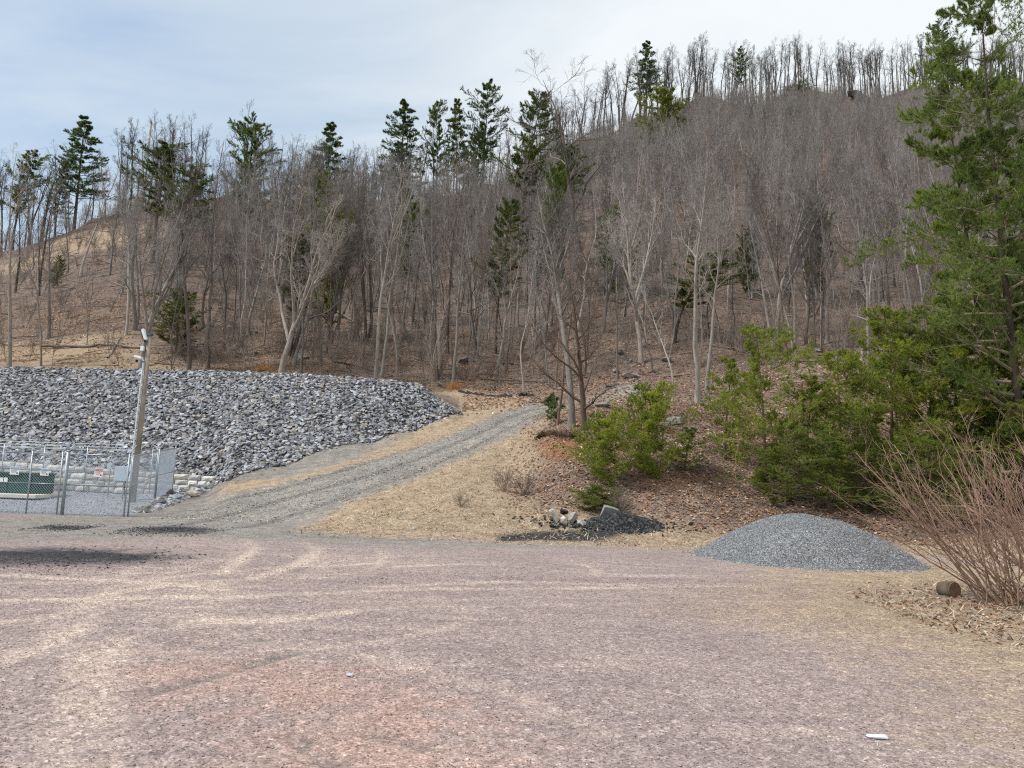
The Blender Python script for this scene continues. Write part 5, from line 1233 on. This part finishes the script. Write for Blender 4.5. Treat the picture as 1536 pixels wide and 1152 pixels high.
def log(px0, py0, px1, py1, r0, label, colr, lift=.12, cat='fallen log'):
    a = hit(px0, py0); b = hit(px1, py1); rr = np.random.default_rng(int(px0+py0))
    n = 14; f = np.linspace(0, 1, n)[:, None]; P = a*(1-f)+b*f; P[:, 2] = np.maximum(P[:, 2], H(P[:, 0], P[:, 1]))+lift*1.0; P += rr.normal(0, .03, P.shape)
    T = (P[None], np.linspace(r0, r0*.55, n)[None]); Bq = spawn(rr, T[0], T[1], 6, .3, .95, .9, lambda m, s: np.full(len(s), .8), 5, .15, .05, .35, .012)
    V, Fc = tubes([T, Bq], 6); o = link(bpy.data.objects.new('fallen_log', mesh_np('fallen_log', V, Fc, M_BARK, True))); o.color = (*colr, 1); tag(o, label, cat)
log(60, 521, 225, 524, .14, 'long grey fallen log lying level on the brown slope left of the camera pole', (1, .9, .85))
log(162, 540, 181, 508, .08, 'short pale log leaning up the slope left of the camera pole', PALE, .05)
log(60, 352, 100, 338, .12, 'pale fallen trunk on the skyline edge of the knoll', PALE)
log(296, 520, 352, 512, .1, 'dark fallen branch on the slope right of the dark straight trunks', DARK)
log(700, 545, 770, 548, .14, 'dark fallen log on the slope above the silt fence', DARK)
log(500, 545, 540, 552, .09, 'dark branch pile log behind the rock crest', DARK)
log(720, 571, 860, 577, .06, 'long thin fallen trunk along the top of the track bank', DARK, .05)
log(990, 640, 1050, 650, .07, 'thin fallen branch behind the small thin young pine', (1.1, 1.05, 1), .05)
log(1060, 652, 1110, 668, .06, 'pale fallen branch under the lone thin trunked young pine', PALE, .05)
log(1360, 430, 1420, 400, .1, 'pale fallen trunk on the right slope beside the large pine', PALE)
log(505, 470, 532, 485, .12, 'short pale fallen trunk on the left slope', PALE)
M_HR = simple('lichened_boulder', (.20, .19, .17), .9, var=.35, scale=2.5, bump=.03)
M_HRD = simple('dark_ledge_rock', (.10, .10, .10), .9, var=.35, scale=1.5, bump=.04)
for i, (px, py, s, lb) in enumerate([
    (946, 566, (.9, .6, .3), 'flat lichened boulder on the slope above the dark brown oak'), (925, 560, (.7, .5, .28), 'smaller boulder left of the flat lichened one'),
    (903, 611, (.9, .5, .22), 'low dark boulder half buried right of the dark brown oak'), (918, 579, (.6, .5, .2), 'grey slab rock below the flat lichened boulder'),
    (1012, 636, (.6, .5, .3), 'grey boulder behind the round young pines'), (1325, 540, (.8, .5, .4), 'grey boulder on the right slope above the young pine row')]):
    g = hit(px, py); o = chunk('hillside_boulder', s, M_HR, 70+i); o.location = (g[0], g[1], g[2]+s[2]*.35); o.rotation_euler = (0, .1, i); tag(o, lb, 'boulder')
for i, (px, py, s, lb) in enumerate([
    (1180, 168, (9, 4, 3.2), 'dark rock outcrop under the ridge trees at right'), (1135, 176, (6, 3, 2.4), 'smaller dark outcrop left of the main ridge outcrop'), (1290, 150, (8, 3, 2.2), 'dark rock rim below the ridge trees right of the main outcrop'),
    (700, 545, (1.6, 1, .5), 'dark ledge rock behind the fallen log above the silt fence')]):
    g = hit(px, py); o = chunk('rock_outcrop', s, M_HRD, 90+i, noise_amp=.5); o.location = (g[0], g[1], g[2]+s[2]*.2); o.rotation_euler = (0, .1, i*.4-.3); tag(o, lb, 'rock outcrop')
n = 420; yb = np.sqrt(rng.uniform(58**2, 200**2, n)); tb = rng.uniform(-.5, .75, n); xb = tb*yb; k = yb < ridgeY(tb); xb, yb = xb[k], yb[k]
o = scatter('slope_rocks', np.stack([xb, yb, H(xb, yb)+.02], 1), rng.uniform(.15, .7, len(xb)), np.array([[.21, .20, .19]])*rng.uniform(.5, 1.5, len(xb))[:, None], M_ROCK, ROCKS, .4); tag(o, 'grey rocks scattered over the wooded slope', 'rocks', kind='stuff')
# fallen sticks over hill and bank
n = 3600; yb = np.sqrt(rng.uniform(27**2, 150**2, n)); tb = rng.uniform(-.75, .75, n); xb = tb*yb; k = (yb > 58) | ((tb > .08) & (yb > 26)); xb, yb = xb[k], yb[k]; k = (yb > 58) | (rng.random(len(yb)) < .5); xb, yb = xb[k], yb[k]
n = len(xb); r = np.random.default_rng(3); az = r.uniform(0, 6.28, n); dd = np.stack([np.cos(az), np.sin(az)*.4, r.normal(0, .12, n)], 1); L = np.where(yb > 58, r.uniform(.8, 4, n), r.uniform(.2, 1.2, n))
P, Rr = grow(r, np.stack([xb, yb, H(xb, yb)+.08], 1), dd, L, L*.015, L*.006, 4, .08, 0); P[:, :, 2] = np.maximum(P[:, :, 2], H(P[:, :, 0].ravel(), P[:, :, 1].ravel()).reshape(P.shape[:2])+.03)
V, Fc = tubes([(P, Rr)], 4); o = link(bpy.data.objects.new('fallen_sticks', mesh_np('fallen_sticks', V, Fc, M_BARK))); o.color = (1.05, 1, .95, 1); tag(o, 'fallen sticks and thin dead trunks strewn over the leaf covered slopes', 'fallen sticks', kind='stuff')

# distant power line
Yd = 150; c = at(227, 181, Yd); zg = h1(c[0], Yd)
e = empty('utility_pole', (c[0], Yd, zg), 'thin utility pole rising above the trees on the left skyline', 'utility pole'); hh_ = c[2]-zg
MB().tube((0, 0, -.3), (0, 0, hh_), .22, .15, 8).build('pole_shaft', M_WOOD, e, True); MB().box((0, 0, hh_-.5), (.5, .12, .35)).build('insulator', M_WOOD, e)
def wire(a, b, sag, r, label):
    n = 24; f = np.linspace(0, 1, n)[:, None]; P = a*(1-f)+b*f; P[:, 2] -= sag*4*(f*(1-f))[:, 0]; V, Fc = tubes([(P[None], np.full((1, n), r))], 4)
    tag(link(bpy.data.objects.new('power_line', mesh_np('power_line', V, Fc, M_BLK))), label, 'power line')
wire(np.array([c[0], Yd, c[2]-.9]), at(-60, 232, 140), 1.5, .010, 'thin wire running left from the distant utility pole on the skyline')
wire(at(1380, 62, 300), at(1700, -60, 180), 1.5, .022, 'thin wire crossing the sky at the upper right, above the ridge')

# ------------------------------------------------------------------ light and sky
to_sun = Vector((-.62, -.22, .80)).normalized(); el = math.asin(to_sun.z); az = math.atan2(to_sun.x, to_sun.y)
sd = bpy.data.lights.new('sun', 'SUN'); sd.energy = 2.7; sd.angle = R_(10); sd.color = (1, .955, .90)
so = bpy.data.objects.new('sun', sd); link(so); so.rotation_euler = to_sun.to_track_quat('Z', 'Y').to_euler(); so.location = (0, 0, 60)
w = bpy.data.worlds.new('World'); sc.world = w; w.use_nodes = True; nt = w.node_tree; bg = nt.nodes['Background']
sky = nd(nt, 'ShaderNodeTexSky', sky_type='NISHITA'); sky.sun_disc = False; sky.sun_elevation = el; sky.sun_rotation = az; sky.air_density = 1.2; sky.dust_density = 1.5
tc = nd(nt, 'ShaderNodeTexCoord').outputs['Generated']; sp_ = nd(nt, 'ShaderNodeSeparateXYZ', {0: tc})
den = mth(nt, 'ADD', mth(nt, 'MAXIMUM', sp_.outputs[2], 0.0), .22)
cv = nd(nt, 'ShaderNodeCombineXYZ', {0: mth(nt, 'DIVIDE', sp_.outputs[0], den), 1: mth(nt, 'DIVIDE', sp_.outputs[1], den), 2: 0.0}).outputs[0]
mpv = nd(nt, 'ShaderNodeMapping', {'Vector': cv, 'Rotation': (0, 0, .5), 'Scale': (1.0, 1.9, 1)}).outputs[0]
n1 = noise_n(nt, mpv, 1.3, 6, .55, .4); n2 = noise_n(nt, cv, .55, 3, .5)
side = mth(nt, 'MULTIPLY', mth(nt, 'DIVIDE', sp_.outputs[0], mth(nt, 'MAXIMUM', mth(nt, 'ABSOLUTE', sp_.outputs[1]), .2)), .30)
cover = mth(nt, 'ADD', mth(nt, 'ADD', mth(nt, 'MULTIPLY', n1, .8), mth(nt, 'MULTIPLY', n2, .5)), mth(nt, 'ADD', side, mth(nt, 'MULTIPLY', sp_.outputs[2], .35)))
cf = nd(nt, 'ShaderNodeMapRange', {'Value': cover, 'From Min': .38, 'From Max': .95, 'To Min': .42, 'To Max': 1.0}).outputs[0]
cc_ = ramp_n(nt, cover, [(.40, (3.7, 4.95, 6.5)), (.57, (4.7, 5.6, 6.5)), (.74, (5.6, 6.15, 6.6)), (1.0, (6.3, 6.65, 6.85))])
mixs = mixc(nt, cf, sky.outputs[0], cc_); nt.links.new(mixs, bg.inputs['Color']); bg.inputs['Strength'].default_value = .095
sc.view_settings.view_transform = 'Standard'; sc.view_settings.look = 'None'; sc.view_settings.exposure = 0.6; sc.view_settings.gamma = 1; sc.view_settings.use_curve_mapping = False
